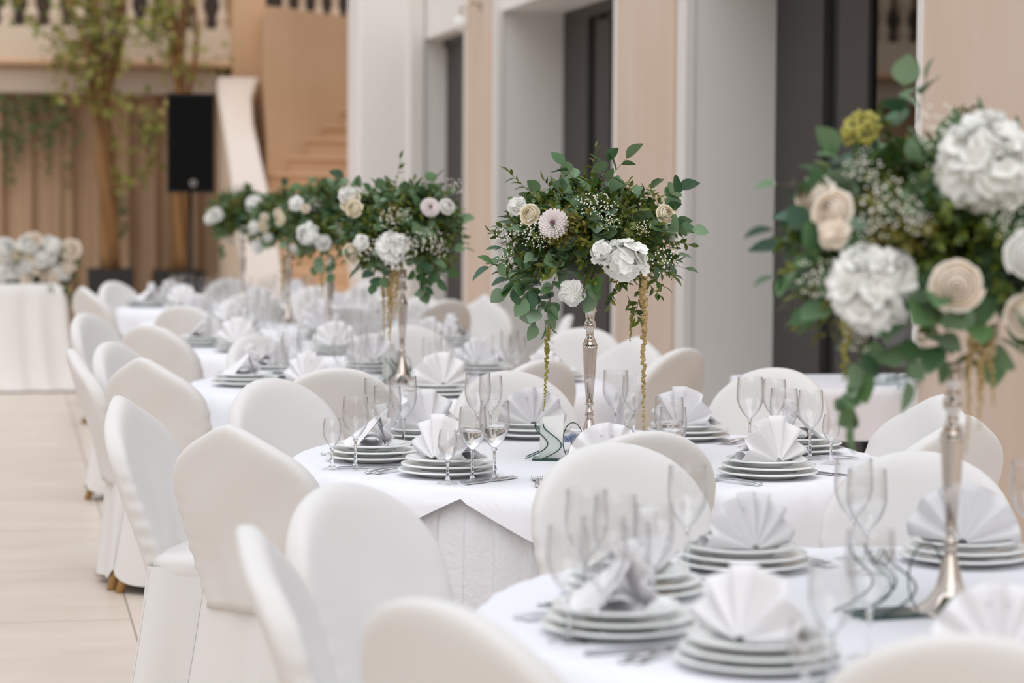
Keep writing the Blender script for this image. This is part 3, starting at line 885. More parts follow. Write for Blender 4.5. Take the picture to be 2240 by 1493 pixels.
# ------------------------------------------------------------------ silver stands
HS = 0.476
prof = [(285, .0150), (287, .0182), (300, .0172), (350, .0180), (368, .0205), (378, .0150), (430, .0132), (448, .0175), (470, .0188), (490, .0180), (500, .0118), (540, .0112), (555, .0140), (572, .0175), (578, .0165), (600, .0225), (630, .0220), (640, .0212),
        (800, .0172), (1000, .0105), (1008, .0125), (1022, .0120), (1028, .0085), (1058, .0085), (1063, .0122), (1072, .0110), (1088, .0145), (1103, .0110), (1112, .0105), (1130, .0120), (1180, .0180), (1230, .0225), (1285, .0300), (1325, .0430), (1350, .0580), (1366, .0700), (1372, .0740), (1380, .0740)]
prof = [(r_, HS - (y - 285) / 2300.0) for y, r_ in prof]
body = prof[16:21]


def make_stand():
    t_ = thing('candlestick_stand', '', 'centrepiece stand')
    up = [q for q in reversed(prof[:17])]
    MB().lathe([(0.0, up[0][1])] + up + [(0.0, HS)], 40).build('cup_stem', M['chrome'], t_)
    seg = []
    for (r0, z0), (r1, z1) in zip(prof[16:20], prof[17:21]):
        pass
    fl = list(reversed(prof[15:20]))
    MB().lathe(fl, 96, mod=lambda i, a: 1 + (0.055 * (abs(math.sin(a * 8)) - .5) if 0 < i < len(fl) - 1 else 0)).build('fluted_shaft', M['chrome'], t_)
    lo = list(reversed(prof[19:]))
    MB().lathe([(0.0, lo[0][1])] + lo, 48).build('bell_foot', M['chrome'], t_)
    return t_


stand = First(make_stand)
STW = {'B': 'the nearest table, blurred', 'A': 'the second table in sharp focus', 'C': 'the third table', 'D': 'the fourth table', 'E': 'the fifth table', 'F': 'the farthest table'}
for k_ in 'ABCDEF':
    stand.at('tall fluted silver stand carrying the bouquet on ' + STW[k_], (TAB[k_].x, TAB[k_].y, ZT), 0.1, 'silver bouquet stands')

# ------------------------------------------------------------------ bouquets
def leaf_tpl(rows, w, fold, curl, power=1.0):
    v = []; f = []
    for j in range(rows):
        q = j / (rows - 1)
        hw = w * (math.sin(math.pi * min(max(q ** power, 0.015), 0.985))) ** 0.75
        z = curl * q * q
        v += [(-hw, q, z + fold * hw), (0, q, z), (hw, q, z + fold * hw)]
    for j in range(rows - 1):
        a = j * 3
        f += [(a, a + 1, a + 4, a + 3), (a + 1, a + 2, a + 5, a + 4)]
    return np.array(v), np.array(f)


T_ROUND = leaf_tpl(7, 0.47, 0.22, -0.16, 0.85)
T_OVAL = leaf_tpl(6, 0.36, 0.25, -0.2, 0.9)
T_LANCE = leaf_tpl(5, 0.20, 0.35, -0.25, 0.8)
T_SMALL = leaf_tpl(4, 0.26, 0.3, -0.2, 0.9)


class Leaves:
    def __init__(self): self.V = []; self.F = []; self.n = 0
    def add(self, tpl, p, d, nrm, L):
        y = Vector(d).normalized(); x = y.cross(Vector(nrm))
        if x.length < 1e-4: x = y.orthogonal()
        x.normalize(); z = x.cross(y)
        R = np.array([x, y, z]) * L
        self.V.append(tpl[0] @ R + np.array(p)); self.F.append(tpl[1] + self.n); self.n += len(tpl[0])
    def build(self, name, m, parent, loc=None):
        if not self.V: return None
        return obj(name, np.concatenate(self.V).tolist(), np.concatenate(self.F).tolist(), m, parent, True, loc)


def rv(rg): return Vector((rg.gauss(0, 1), rg.gauss(0, 1), rg.gauss(0, 1))).normalized()


def sprig(lv, st, rg, p0, p1, tpl, L, n, droop=0.03, start=0.35, spread=0.9, stem_r=0.0011):
    p0 = Vector(p0); p1 = Vector(p1); d = (p1 - p0); pts = []
    for i in range(6):
        q = i / 5; pts.append(p0 + d * q + Vector((0, 0, -droop * q * q)))
    if st is not None: st.tube(pts, [stem_r * (1.2 - .6 * i / 5) for i in range(6)], 4)
    dn = d.normalized()
    for i in range(n):
        q = start + (1 - start) * (i + .5) / n
        p = p0 + d * q + Vector((0, 0, -droop * q * q))
        s_ = dn.cross(rv(rg)).normalized()
        dr = (dn * 0.55 + s_ * spread * (1 if i % 2 else -1) + rv(rg) * 0.25).normalized()
        if i == n - 1: dr = dn
        nr = (Vector((0, 0, 0.6)) + dn * 0.5 + rv(rg) * 0.6)
        lv.add(tpl, p, dr, nr, L * rg.uniform(.75, 1.15))


ICO = None


def ico():
    global ICO
    if ICO is None:
        g = (1 + 5 ** .5) / 2
        v = np.array([(-1, g, 0), (1, g, 0), (-1, -g, 0), (1, -g, 0), (0, -1, g), (0, 1, g), (0, -1, -g), (0, 1, -g), (g, 0, -1), (g, 0, 1), (-g, 0, -1), (-g, 0, 1)]) / math.sqrt(1 + g * g)
        f = np.array([(0, 11, 5), (0, 5, 1), (0, 1, 7), (0, 7, 10), (0, 10, 11), (1, 5, 9), (5, 11, 4), (11, 10, 2), (10, 7, 6), (7, 1, 8), (3, 9, 4), (3, 4, 2), (3, 2, 6), (3, 6, 8), (3, 8, 9), (4, 9, 5), (2, 4, 11), (6, 2, 10), (8, 6, 7), (9, 8, 1)])
        ICO = (v, f)
    return ICO


class Blobs:
    def __init__(self): self.V = []; self.F = []; self.n = 0
    def add(self, p, r_, sc=(1, 1, 1)):
        v, f = ico(); self.V.append(v * r_ * np.array(sc) + np.array(p)); self.F.append(f + self.n); self.n += 12
    def build(self, name, m, parent, loc=None): return obj(name, np.concatenate(self.V).tolist(), np.concatenate(self.F).tolist(), m, parent, True, loc)


def petal(fn, nu=6, nv=6):
    return grid(fn, nu, nv)


def rose_mesh(seed=0):
    rg = random.Random(seed); mb = MB()
    # (petals, radius at the rim, belly radius, height, outward roll)
    for cnt, rim_, belly, hgt, op in ((2, .06, .24, .80, 0), (3, .20, .36, .80, .02), (4, .36, .50, .76, .08), (5, .56, .64, .68, .25), (6, .80, .76, .54, .6), (7, 1.0, .84, .36, 1.0)):
        b0_ = rg.uniform(0, 6.28); sp = 2 * math.pi / cnt * 1.30
        for i in range(cnt):
            ba = b0_ + 2 * math.pi * i / cnt; k1 = rg.uniform(.94, 1.05)
            def fn(u, v_):
                a = 2 * u - 1
                an = ba + a * sp / 2 * (0.3 + 0.7 * min(1, v_ * 1.8)) + .10 * v_
                rr_ = k1 * (belly * math.sin(min(1, v_ * 1.7) * math.pi / 2) * (1 - v_ ** 3) + rim_ * v_ ** 3) * (1 + .05 * a)
                z = hgt * (v_ ** .8) * (1 - .07 * a * a) - op * .12 * v_ ** 6 - 0.30
                return (rr_ * math.cos(an), rr_ * math.sin(an), z)
            mb.add(*petal(fn, 8, 8))
    return mb


def dahlia_mesh():
    mb = MB(); rg = random.Random(3)
    for k in range(8):
        el = math.radians(78 - k * 11.5); L = 0.42 + .58 * (k / 7) ** .8; cnt = 9 + k * 2
        for i in range(cnt):
            ba = 2 * math.pi * (i + .5 * (k % 2)) / cnt + rg.uniform(-.04, .04)
            w = 0.13 + 0.05 * k / 7
            def fn(u, v_):
                a = 2 * u - 1
                l = L * v_; hw = w * math.sin(math.pi * min(.88, .12 + .72 * v_)) * (1 if v_ < .95 else .75)
                x = l * math.cos(el); z = l * math.sin(el) * .72 - .04 * a * a + .10 * a * a * v_
                return (x * math.cos(ba) - a * hw * math.sin(ba), x * math.sin(ba) + a * hw * math.cos(ba), z)
            mb.add(*petal(fn, 3, 5))
    return mb


def carnation_mesh(layers=7, ruffle=15):
    mb = MB()
    for k in range(layers):
        R = 1.0 - .09 * k; n = 72
        def fn(u, v_):
            a = 2 * math.pi * u
            rf = .10 * v_ ** 2 * math.sin(a * ruffle + k * 1.7) + .06 * v_ * math.sin(a * 5 + k * 2)
            nt_ = 1 + .045 * v_ ** 3 * math.sin(a * ruffle * 2 + k) + .07 * v_ * math.sin(a * 5 + k)
            rr_ = R * nt_ * (.04 + .96 * v_)
            return (rr_ * math.cos(a), rr_ * math.sin(a), .10 * k + rf + .30 * (1 - v_) * -0.3 - .30 * v_ ** 2 * (1 - k / layers))
        v, f = grid(fn, n, 6, wrap=True); mb.add(v, f)
    return mb


def hydrangea_mesh(seed=1, cnt=30):
    mb = MB(); rg = random.Random(seed)
    mb.lathe([(0.0, -.45), (.5, -.35), (.62, -.1), (.5, .25), (.25, .38), (0.0, .42)], 14)
    for i in range(cnt):
        q = (i + .5) / cnt; th = math.acos(1 - 1.25 * q); ph = i * 2.39996
        n = Vector((math.sin(th) * math.cos(ph), math.sin(th) * math.sin(ph), math.cos(th)))
        c_ = n * (0.80 + rg.uniform(-.16, .12)); c_.z -= .25; n = (n + Vector((rg.gauss(0, .35), rg.gauss(0, .35), rg.gauss(0, .35)))).normalized()
        x = n.orthogonal().normalized(); y = n.cross(x); tw = rg.uniform(0, 1.57)
        for k in range(4):
            a = tw + k * math.pi / 2
            d = x * math.cos(a) + y * math.sin(a); s_ = n.cross(d); L = rg.uniform(.34, .46)
            def fn(u, v_):
                b = 2 * u - 1; hw = .25 * math.sin(math.pi * min(.86, .12 + .78 * v_)) ** .8
                p_ = c_ + d * L * v_ + s_ * b * hw + n * (.07 * v_ + .05 * b * b)
                return tuple(p_)
            mb.add(*petal(fn, 4, 4))
    return mb


def peony_mesh(seed=2):
    mb = MB(); rg = random.Random(seed)
    for i in range(130):
        q = (i + .5) / 130; th = math.acos(1 - 1.15 * q); ph = i * 2.39996
        n = Vector((math.sin(th) * math.cos(ph), math.sin(th) * math.sin(ph), math.cos(th)))
        x = n.orthogonal().normalized(); x = (x * math.cos(ph * 3) + n.cross(x) * math.sin(ph * 3)); s_ = n.cross(x)
        r1 = rg.uniform(.84, 1.02); w = rg.uniform(.22, .34); w1 = rg.uniform(0, 6)
        def fn(u, v_):
            b = 2 * u - 1
            p_ = n * (r1 * (.74 + .26 * v_ ** .7)) + x * (.10 + .42 * v_) + s_ * (b * w * (.4 + .6 * v_)) + n * (.05 * math.sin(b * 5 + w1) * v_) - x * .14 * b * b
            p_.z -= .3
            return tuple(p_)
        mb.add(*petal(fn, 6, 5))
    return mb


def gyp_mesh(seed, n=46):
    rg = random.Random(seed); bl = Blobs(); stm = MB()
    for i in range(n):
        p_ = Vector((rg.gauss(0, .42), rg.gauss(0, .42), rg.uniform(.0, .55)))
        bl.add(p_, rg.uniform(.045, .078))
    v = np.concatenate(bl.V); f = np.concatenate(bl.F)
    return v, f


FLOWERS = {}


def flower(kind, colour, parent, p_, n, R, label):
    """One bloom as a part of its bouquet; its axis points along n."""
    key = (kind, colour); nm = {'rose': 'rose', 'dahlia': 'dahlia', 'carnation': 'carnation', 'hydrangea': 'hydrangea', 'peony': 'peony', 'gyp': 'filler_spray', 'celosia': 'celosia'}[kind]
    first = key not in FLOWERS
    if first:
        if kind == 'gyp':
            v, f = gyp_mesh(5); o = obj(nm, v.tolist(), f.tolist(), M['tiny_bloom'], parent)
        elif kind == 'celosia':
            bl = Blobs(); rg = random.Random(4)
            for i in range(150):
                d = rv(rg); d.z = abs(d.z); bl.add(d * rg.uniform(.8, 1.0), rg.uniform(.10, .17))
            o = bl.build(nm, M[colour], parent)
        else:
            mb = {'rose': rose_mesh, 'dahlia': dahlia_mesh, 'carnation': carnation_mesh, 'hydrangea': hydrangea_mesh, 'peony': peony_mesh}[kind]()
            o = mb.build(nm, M[colour], parent)
            if kind == 'dahlia':
                bl = Blobs(); rg = random.Random(4)
                for i in range(26):
                    d = rv(rg); bl.add((d.x * .13, d.y * .13, .30 + .06 * d.z), .05)
                hz = bl.build('heart', M['purple_heart'], o); hz['label'] = 'purple heart of the dahlia'
        FLOWERS[key] = o
    else:
        src = FLOWERS[key]; o = src.copy(); C.link(o); o.parent = parent
        for ch in src.children:
            c_ = ch.copy(); C.link(c_); c_.parent = o
    o.location = p_; o.scale = (R, R, R)
    z = Vector(n).normalized(); q = z.to_track_quat('Z', 'Y')
    o.rotation_euler = (q @ Matrix.Rotation(rnd.uniform(0, 6.28), 3, 'Z').to_quaternion()).to_euler()
    if label: o['label'] = label
    return o


def strand(parent, p0, drop, r_, colour, label, curve=0.0, seed=0):
    rg = random.Random(seed); bl = Blobs(); n = int(drop / (r_ * .36))
    for i in range(n):
        q = i / n; rr_ = r_ * (1.0 - .72 * q ** 1.6) * rg.uniform(.8, 1.1)
        a = rg.uniform(0, 6.28)
        gap = 1
        bl.add((p0[0] + curve * q * q + math.cos(a) * rr_ * .55, p0[1] + math.sin(a) * rr_ * .55, p0[2] - drop * q + rg.uniform(-.3, .3) * r_), rr_ * .74 * gap)
    o = bl.build('trailing_strand', M[colour], parent)
    o['label'] = label
    return o


CAMXY = Vector((0, 0, EYE))


def bouquet(key, center_px, label, rx, rz, blooms, strands, eu, ru, olive, seed, trails=(), zc_=0.165, extra=0):
    tb = TAB[key]
    base = Vector((tb.x, tb.y, ZT + HS))
    t_ = thing('flower_bouquet', label, 'bouquet', base, 0, 'tall bouquets down the row of tables')
    rg = random.Random(seed)
    ctr = Vector((0, 0, zc_))
    view = Vector((base.x, base.y, 0)).normalized()         # away from the photographer
    rt = Vector((view.y, -view.x, 0))
    dist = Vector((base.x, base.y, base.z - EYE)).dot(Vector(_f)); sc = FPX / dist

    def rel(px, py):
        return (px - center_px[0]) / sc, -(py - center_px[1]) / sc   # metres right / up from the cup
    kk = rx / .31
    MB().lathe([(0.0, -.10 * kk), (.07 * kk, -.085 * kk), (.13 * kk, -.04 * kk), (.155 * kk, .03 * kk), (.135 * kk, .09 * kk), (.08 * kk, .13 * kk), (0.0, .14 * kk)], 20).build('moss_core', M['moss'], t_, loc=(0, 0, zc_))
    st_ = MB()
    E_ = Leaves(); R_ = Leaves(); O_ = Leaves()
    def surf(d, k=1.0): return ctr + Vector((d.x * rx * k, d.y * rx * k, d.z * rz * k))
    for i in range(eu):
        d = rv(rg)
        if d.z < (-.42 if key in 'AB' else -.7): d.z *= -.5; d.normalize()
        p1 = surf(d, rg.uniform(.86, 1.06))
        sprig(E_, st_, rg, ctr + Vector((d.x * rx, d.y * rx, d.z * rz)) * .35, p1, T_ROUND if rg.random() < .7 else T_OVAL, 0.064 if key == 'B' else 0.050, 5, rg.uniform(.0, .05), .35, .9)
    for i in range(ru):
        d = rv(rg)
        if d.z < (-.5 if key in 'AB' else -.75): d.z *= -.6; d.normalize()
        p1 = surf(d, rg.uniform(.72, 1.05))
        small = rg.random() < .55
        sprig(R_, st_, rg, ctr + Vector((d.x * rx, d.y * rx, d.z * rz)) * .30, p1, T_LANCE if not small else T_SMALL, 0.036 if not small else .024, 13 if not small else 17, rg.uniform(0, .04), .25, .8)
    for dx, dz in olive:
        for q in range(12):
            hz = (dx + rg.gauss(0, .028)); vz = dz + rg.gauss(0, .022)
            yy = math.sqrt(max(0.05, 1 - (hz / rx) ** 2 - ((vz - zc_) / rz) ** 2))
            p1 = rt * hz - view * (rx * yy * 1.08) + Vector((0, 0, vz))
            sprig(O_, st_, rg, ctr * .6 + p1 * .4, p1, T_SMALL, .021, 12, .0, .4, .9)
    for (px0, py0, px1, py1, typ, n) in trails:
        h0, v0 = rel(px0, py0); h1, v1 = rel(px1, py1)
        yy = math.sqrt(max(0.0, 1 - (h0 / rx) ** 2 - ((v0 - zc_) / rz) ** 2)) * rx * .9
        a_ = rt * h0 - view * yy + Vector((0, 0, v0)); b_ = rt * h1 - view * (yy * .9 + .01) + Vector((0, 0, v1))
        lv, tp, L = {'e': (E_, T_ROUND, .056), 'r': (R_, T_LANCE, .036), 's': (R_, T_SMALL, .026), 'o': (O_, T_SMALL, .022)}[typ]
        sprig(lv, st_, rg, a_, b_, tp, L * (0.95 if key == 'B' else 1), n, .0, .1, .8)
    E_.build('eucalyptus_leaves', M['eucalyptus'], t_)
    R_.build('dark_green_leaves', M['ruscus'], t_)
    if olive: O_.build('olive_yellow_leaves', M['olive_leaf'], t_)['label'] = 'yellowish olive foliage'
    st_.build('stems', M['twig'], t_)
    for b in blooms:
        kind, col, px, py, Rpx = b[:5]
        h, vv = rel(px, py); R = Rpx / sc
        q = 1 - (h / rx) ** 2 - ((vv - zc_) / rz) ** 2
        yy = math.sqrt(max(0.02, q)) * rx
        p_ = rt * h - view * (yy * .97 + .038) + Vector((0, 0, vv))
        n = (p_ - ctr); n = Vector((n.x, n.y, n.z * (rx / rz))).normalized()
        n = (n * .6 - view * .55 + Vector((0, 0, .10))).normalized()
        if kind == 'gyp': p_ = p_ - n * R * .15
        flower(kind, col, t_, p_, n, R * (1.0 if kind != 'gyp' else 1.0), {'rose': {'cream_petal': 'cream rose', 'blush_petal': 'blush rose', 'white_petal': 'white rose'}.get(col), 'dahlia': 'pale dahlia with a purple heart', 'carnation': 'ruffled white carnation', 'hydrangea': 'white hydrangea head', 'peony': 'big white peony', 'gyp': 'spray of tiny white blooms', 'celosia': 'yellow-green cockscomb bloom'}[kind])
    # a few blooms on the sides and back so the bouquet is whole
    for i in range(extra):
        a = rg.uniform(-1.2, 1.2); d = (view * math.cos(a) + rt * math.sin(a)); d.z = rg.uniform(-.3, .6); d.normalize()
        p_ = surf(d, .97); flower(rg.choice(['rose', 'hydrangea']), 'white_petal', t_, p_, d, rg.uniform(.03, .05), None)
    for i, (px, py, py1, rpx, col, words) in enumerate(strands):
        h, vv = rel(px, py); q = 1 - (h / rx) ** 2 - ((vv - zc_) / rz) ** 2
        yy = math.sqrt(max(0.03, q)) * rx * .9
        strand(t_, rt * h - view * yy + Vector((0, 0, vv)), (py1 - py) / sc, rpx / sc, col, words, rg.uniform(-.01, .01), i)
    return t_


def cup(key):
    p_ = TAB[key]; d = Vector((p_.x, p_.y, ZT + HS - EYE)); w = d.dot(Vector(_f))
    return (1120 + FPX * d.dot(Vector(_r)) / w, 746.5 - FPX * d.dot(Vector(_u)) / w)


g = 'gyp'
bouquet('A', cup('A'), 'round bouquet in sharp focus on the second table, dahlia and white hydrangea in front', 0.292, 0.225, [
    ('dahlia', 'lilac_petal', 1212, 486, 33), ('rose', 'cream_petal', 1161, 467, 23), ('carnation', 'white_petal', 1130, 448, 22), ('hydrangea', 'white_petal', 1365, 560, 46),
    ('hydrangea', 'white_petal', 1318, 545, 26), ('carnation', 'white_petal', 1251, 634, 29), ('rose', 'cream_petal', 1449, 465, 22),
    (g, '', 1160, 502, 30), (g, '', 1112, 520, 24), (g, '', 1285, 442, 26), (g, '', 1318, 452, 28), (g, '', 1330, 480, 20), (g, '', 1445, 560, 30), (g, '', 1110, 555, 22), (g, '', 1400, 495, 18), (g, '', 1190, 520, 22)],
    [(1198, 700, 900, 6, 'green_strand', 'thin hanging yellow-green strand'), (1380, 670, 745, 5, 'green_strand', 'short hanging green strand'), (1404, 572, 930, 9, 'tan_strand', 'long hanging tan tassel strand')],
    92, 330, [(-.085, .33 - .08), (-.06, .29 - .06), (-.10, .20)], 11,
    [(1290, 420, 1300, 322, 's', 12), (1320, 400, 1372, 340, 'e', 4), (1300, 390, 1330, 345, 'e', 3), (1260, 400, 1225, 355, 'e', 3), (1180, 440, 1112, 375, 'r', 9), (1440, 430, 1485, 410, 'e', 4), (1440, 500, 1515, 500, 'e', 4),
     (1110, 560, 1068, 585, 'e', 4), (1160, 600, 1105, 635, 'e', 6), (1190, 620, 1170, 705, 'e', 8), (1215, 600, 1195, 710, 'e', 8), (1180, 580, 1150, 650, 'e', 6), (1300, 590, 1290, 640, 'e', 4),
     (1400, 600, 1440, 640, 's', 12), (1400, 620, 1385, 690, 'r', 8), (1420, 560, 1470, 600, 'r', 9), (1370, 640, 1400, 700, 'r', 9), (1450, 520, 1505, 530, 's', 10), (1095, 520, 1075, 505, 's', 8), (1350, 600, 1330, 660, 's', 12)], extra=4)
bouquet('B', cup('B'), 'blurred bouquet nearest the camera, cut by the right edge, big white peonies', 0.325, 0.255, [
    ('peony', 'white_petal', 1915, 612, 88), ('peony', 'white_petal', 2150, 345, 98), ('rose', 'blush_petal', 1790, 425, 48), ('rose', 'blush_petal', 1832, 455, 46), ('rose', 'blush_petal', 2090, 605, 54), ('rose', 'white_petal', 2232, 540, 50), ('rose', 'blush_petal', 2235, 665, 50), ('carnation', 'blush_petal', 1835, 500, 36),
    ('celosia', 'lime_bloom', 1885, 288, 44), (g, '', 1895, 365, 40), (g, '', 1940, 420, 46), (g, '', 1925, 480, 40), (g, '', 2050, 290, 60), (g, '', 1990, 455, 36), (g, '', 1800, 600, 46), (g, '', 2010, 480, 30), (g, '', 1890, 720, 36), (g, '', 2180, 470, 36)],
    [(1866, 630, 818, 15, 'green_strand', 'hanging yellow-green tassel strand'), (2142, 690, 905, 11, 'tan_strand', 'hanging tan tassel strand, left'), (2160, 690, 860, 10, 'tan_strand', 'hanging tan tassel strand, right'), (2120, 690, 960, 8, 'tan_strand', 'long thin tan tassel strand')],
    105, 380, [(-.15, .30), (-.10, .26), (-.20, .10)], 23,
    [(1960, 300, 1975, 175, 'e', 4), (2000, 260, 2020, 155, 'e', 3), (1850, 400, 1690, 402, 'e', 4), (1850, 480, 1690, 500, 'e', 4), (1830, 560, 1700, 600, 'e', 6), (1900, 690, 1880, 905, 'e', 10), (1990, 700, 1990, 820, 'e', 6), (2050, 690, 2060, 760, 'e', 6),
     (1860, 380, 1830, 330, 'e', 4), (2150, 700, 2120, 770, 'r', 9), (2200, 600, 2230, 720, 'r', 10), (1960, 320, 1930, 260, 's', 12), (2060, 270, 2110, 240, 's', 10), (2180, 640, 2170, 760, 'e', 6), (1760, 530, 1720, 520, 'r', 8)], zc_=0.20, extra=3)
bouquet('C', cup('C'), 'soft bouquet on the third table left of the focused one, tan strands below', 0.268, 0.215, [
    ('rose', 'cream_petal', 765, 440, 26), ('carnation', 'white_petal', 757, 425, 22), ('rose', 'cream_petal', 775, 458, 20), ('dahlia', 'lilac_petal', 938, 454, 22), ('rose', 'white_petal', 975, 452, 18), ('peony', 'white_petal', 858, 540, 34), ('rose', 'cream_petal', 770, 555, 22), ('carnation', 'white_petal', 790, 530, 18),
    (g, '', 905, 530, 28), (g, '', 945, 522, 24), (g, '', 850, 478, 24), (g, '', 805, 545, 26), (g, '', 992, 410, 22), (g, '', 885, 470, 16), (g, '', 960, 545, 20)],
    [(838, 590, 735, 5, 'tan_strand', 'hanging tan strand'), (850, 590, 760, 6, 'tan_strand', 'hanging tan strand'), (858, 590, 720, 6, 'tan_strand', 'hanging tan strand'), (868, 590, 700, 5, 'tan_strand', 'hanging tan strand')],
    100, 380, [(-.06, .24)], 35,
    [(860, 430, 875, 345, 'r', 7), (800, 420, 745, 388, 'e', 4), (930, 420, 952, 390, 'e', 4), (920, 560, 930, 640, 'e', 7), (940, 560, 960, 610, 'e', 6), (820, 570, 815, 625, 'e', 4), (835, 560, 840, 610, 'e', 3), (965, 470, 985, 470, 'r', 6), (900, 580, 925, 640, 'e', 6)], extra=2)
bouquet('D', cup('D'), 'blurred bouquet on the fourth table, white hydrangea low on its front', 0.255, 0.232, [
    ('hydrangea', 'white_petal', 672, 515, 24), ('rose', 'white_petal', 706, 531, 17), ('carnation', 'white_petal', 646, 446, 17), ('rose', 'cream_petal', 612, 482, 14), ('rose', 'blush_petal', 668, 458, 10), ('rose', 'white_petal', 642, 545, 9), (g, '', 690, 450, 14), (g, '', 740, 500, 14)],
    [(702, 570, 660, 5, 'tan_strand', 'hanging tan strand')], 80, 280, [], 41, [(690, 430, 700, 405, 's', 8), (720, 440, 735, 405, 'e', 5), (725, 560, 722, 600, 'e', 5), (690, 560, 688, 585, 'e', 4)], extra=2)
bouquet('E', cup('E'), 'small blurred bouquet on the fifth table, partly behind the fourth', 0.232, 0.205, [
    ('rose', 'cream_petal', 575, 497, 13), ('rose', 'blush_petal', 578, 478, 10), ('hydrangea', 'white_petal', 556, 500, 14), ('rose', 'white_petal', 585, 522, 11), ('carnation', 'white_petal', 560, 545, 16), ('rose', 'blush_petal', 610, 470, 12)],
    [(618, 570, 655, 6, 'tan_strand', 'hanging brown-tan strand')], 66, 230, [], 53, [(620, 460, 630, 425, 's', 8)], extra=2)
bouquet('F', cup('F'), 'farthest blurred bouquet, at the left end of the row', 0.250, 0.210, [
    ('rose', 'white_petal', 472, 472, 16), ('carnation', 'white_petal', 456, 482, 13), ('hydrangea', 'white_petal', 557, 448, 20), ('rose', 'cream_petal', 575, 462, 11), ('rose', 'blush_petal', 505, 530, 12), ('rose', 'blush_petal', 548, 520, 12)],
    [], 72, 230, [(-.06, .26)], 61, [(525, 460, 528, 430, 's', 8), (490, 540, 485, 560, 'e', 4)], extra=2)

# ------------------------------------------------------------------ acrylic napkin holders with paper napkins
def make_holder():
    t_ = thing('napkin_holder', '', 'napkin holder')
    MB().box(-.055, .055, -.04, .04, 0, .004).build('base', M['edge_green'], t_, False)
    for sy_ in (-1, 1):
        # an S-shaped swan panel, clear with dark polished edges
        path_ = []
        for i in range(25):
            q = i / 24
            x = -.05 + .04 * math.sin(q * 4.6) + .055 * q; z = .004 + .105 * q
            path_.append((x, z))
        v = []; f = []
        for x, z in path_:
            w = .026 * (1 - .55 * ((z - .004) / .105))
            for xx in (x - w, x + w):
                v += [(xx, sy_ * .030 - .0015, z), (xx, sy_ * .030 + .0015, z)]
        for i in range(24):
            a = i * 4
            f += [(a, a + 2, a + 6, a + 4), (a + 1, a + 5, a + 7, a + 3), (a, a + 4, a + 5, a + 1), (a + 2, a + 3, a + 7, a + 6)]
        f += [(0, 1, 3, 2), (96, 98, 99, 97)]
        pn = obj('swan_panel', v, f, M['acrylic'], t_, False)
        for s_ in (-1, 1):
            MB().tube([(x + s_ * .026 * (1 - .55 * ((z - .004) / .105)), sy_ * .030, z) for x, z in path_], .0018, 6).build('dark_edge', M['edge_green'], pn)
    v = [(.065 + .030 * math.cos(a), 0, .055 + .055 * math.sin(a)) for a in [math.radians(d) for d in range(-60, 241, 12)]]
    MB().tube(v, .0016, 6).build('wire_arch', M['edge_green'], t_)
    return t_


def make_paper():
    t_ = MB(); rg = random.Random(2)
    for i in range(9):
        y = -.020 + i * .005; a = rg.uniform(-.004, .004)
        v, f = grid(lambda u, w_: (-.032 + .062 * u + a + .004 * w_, y + .004 * math.sin(u * 3 + i) + .010 * w_ * (i - 4) / 4, .005 + (.118 + .010 * u + a) * w_), 6, 6)
        t_.add(v, f)
    return tag(t_.build('paper_napkins', M['paper_white']), '', 'napkins')


HOLD = First(make_holder); PAP = First(make_paper)
hp = spot(1207, 1003, ZT)
HOLD.at('clear swan-shaped napkin holder with dark edges left of the focused silver stem', hp, -0.25, 'swan napkin holders')
PAP.at('white paper napkins standing in the holder on the second table', hp, -0.25, 'paper napkins in holders')
hb = spot(1945, 1338, ZT)
HOLD.at('clear swan-shaped napkin holder with dark curved edges left of the blurred silver foot', hb, 0.15, 'swan napkin holders', (1.25, 1.25, 1.2))
hc = spot(858, 838, ZT)
HOLD.at('small bluish napkin holder on the third table', hc, 0.4, 'swan napkin holders')
PAP.at('white paper napkins standing in the holder on the third table', hc, 0.4, 'paper napkins in holders')
# blue crystal bloom beside the focused stem
bl = Blobs(); rg = random.Random(9)
for i in range(90):
    d = rv(rg); d.z = abs(d.z); bl.add(d * rg.uniform(.012, .028), rg.uniform(.002, .0045))
cb = thing('crystal_ornament', 'small blue crystal ornament between the napkins and the silver stem', 'ornament', spot(1252, 985, ZT))
bl.build('beads', M['crystal_blue'], cb, (0, 0, .028)); MB().lathe([(0, 0), (.02, 0), (.018, .004), (.004, .008), (.003, .03), (0, .032)], 16).build('foot', M['stem_glass'], cb)
# little blooms lying at the foot of two stands
for i, (px, py, words) in enumerate(((722, 742, 'white bloom lying at the foot of the stand on the fourth table'), (884, 832, 'small white bloom at the foot of the stand on the third table'))):
    p_ = spot(px, py, ZT); lf = Leaves(); rg = random.Random(i)
    t_ = thing('loose_bloom', words, 'flower', p_)
    flower('rose', 'white_petal', t_, (0, 0, .045), (-.2, -.6, .7), .035, None)
    for q in range(14): d = rv(rg); d.z = abs(d.z) * .4; lf.add(T_OVAL, d * .02 + Vector((0, 0, .006)), d, (0, 0, 1), .05)
    lf.build('leaves', M['eucalyptus'], t_)

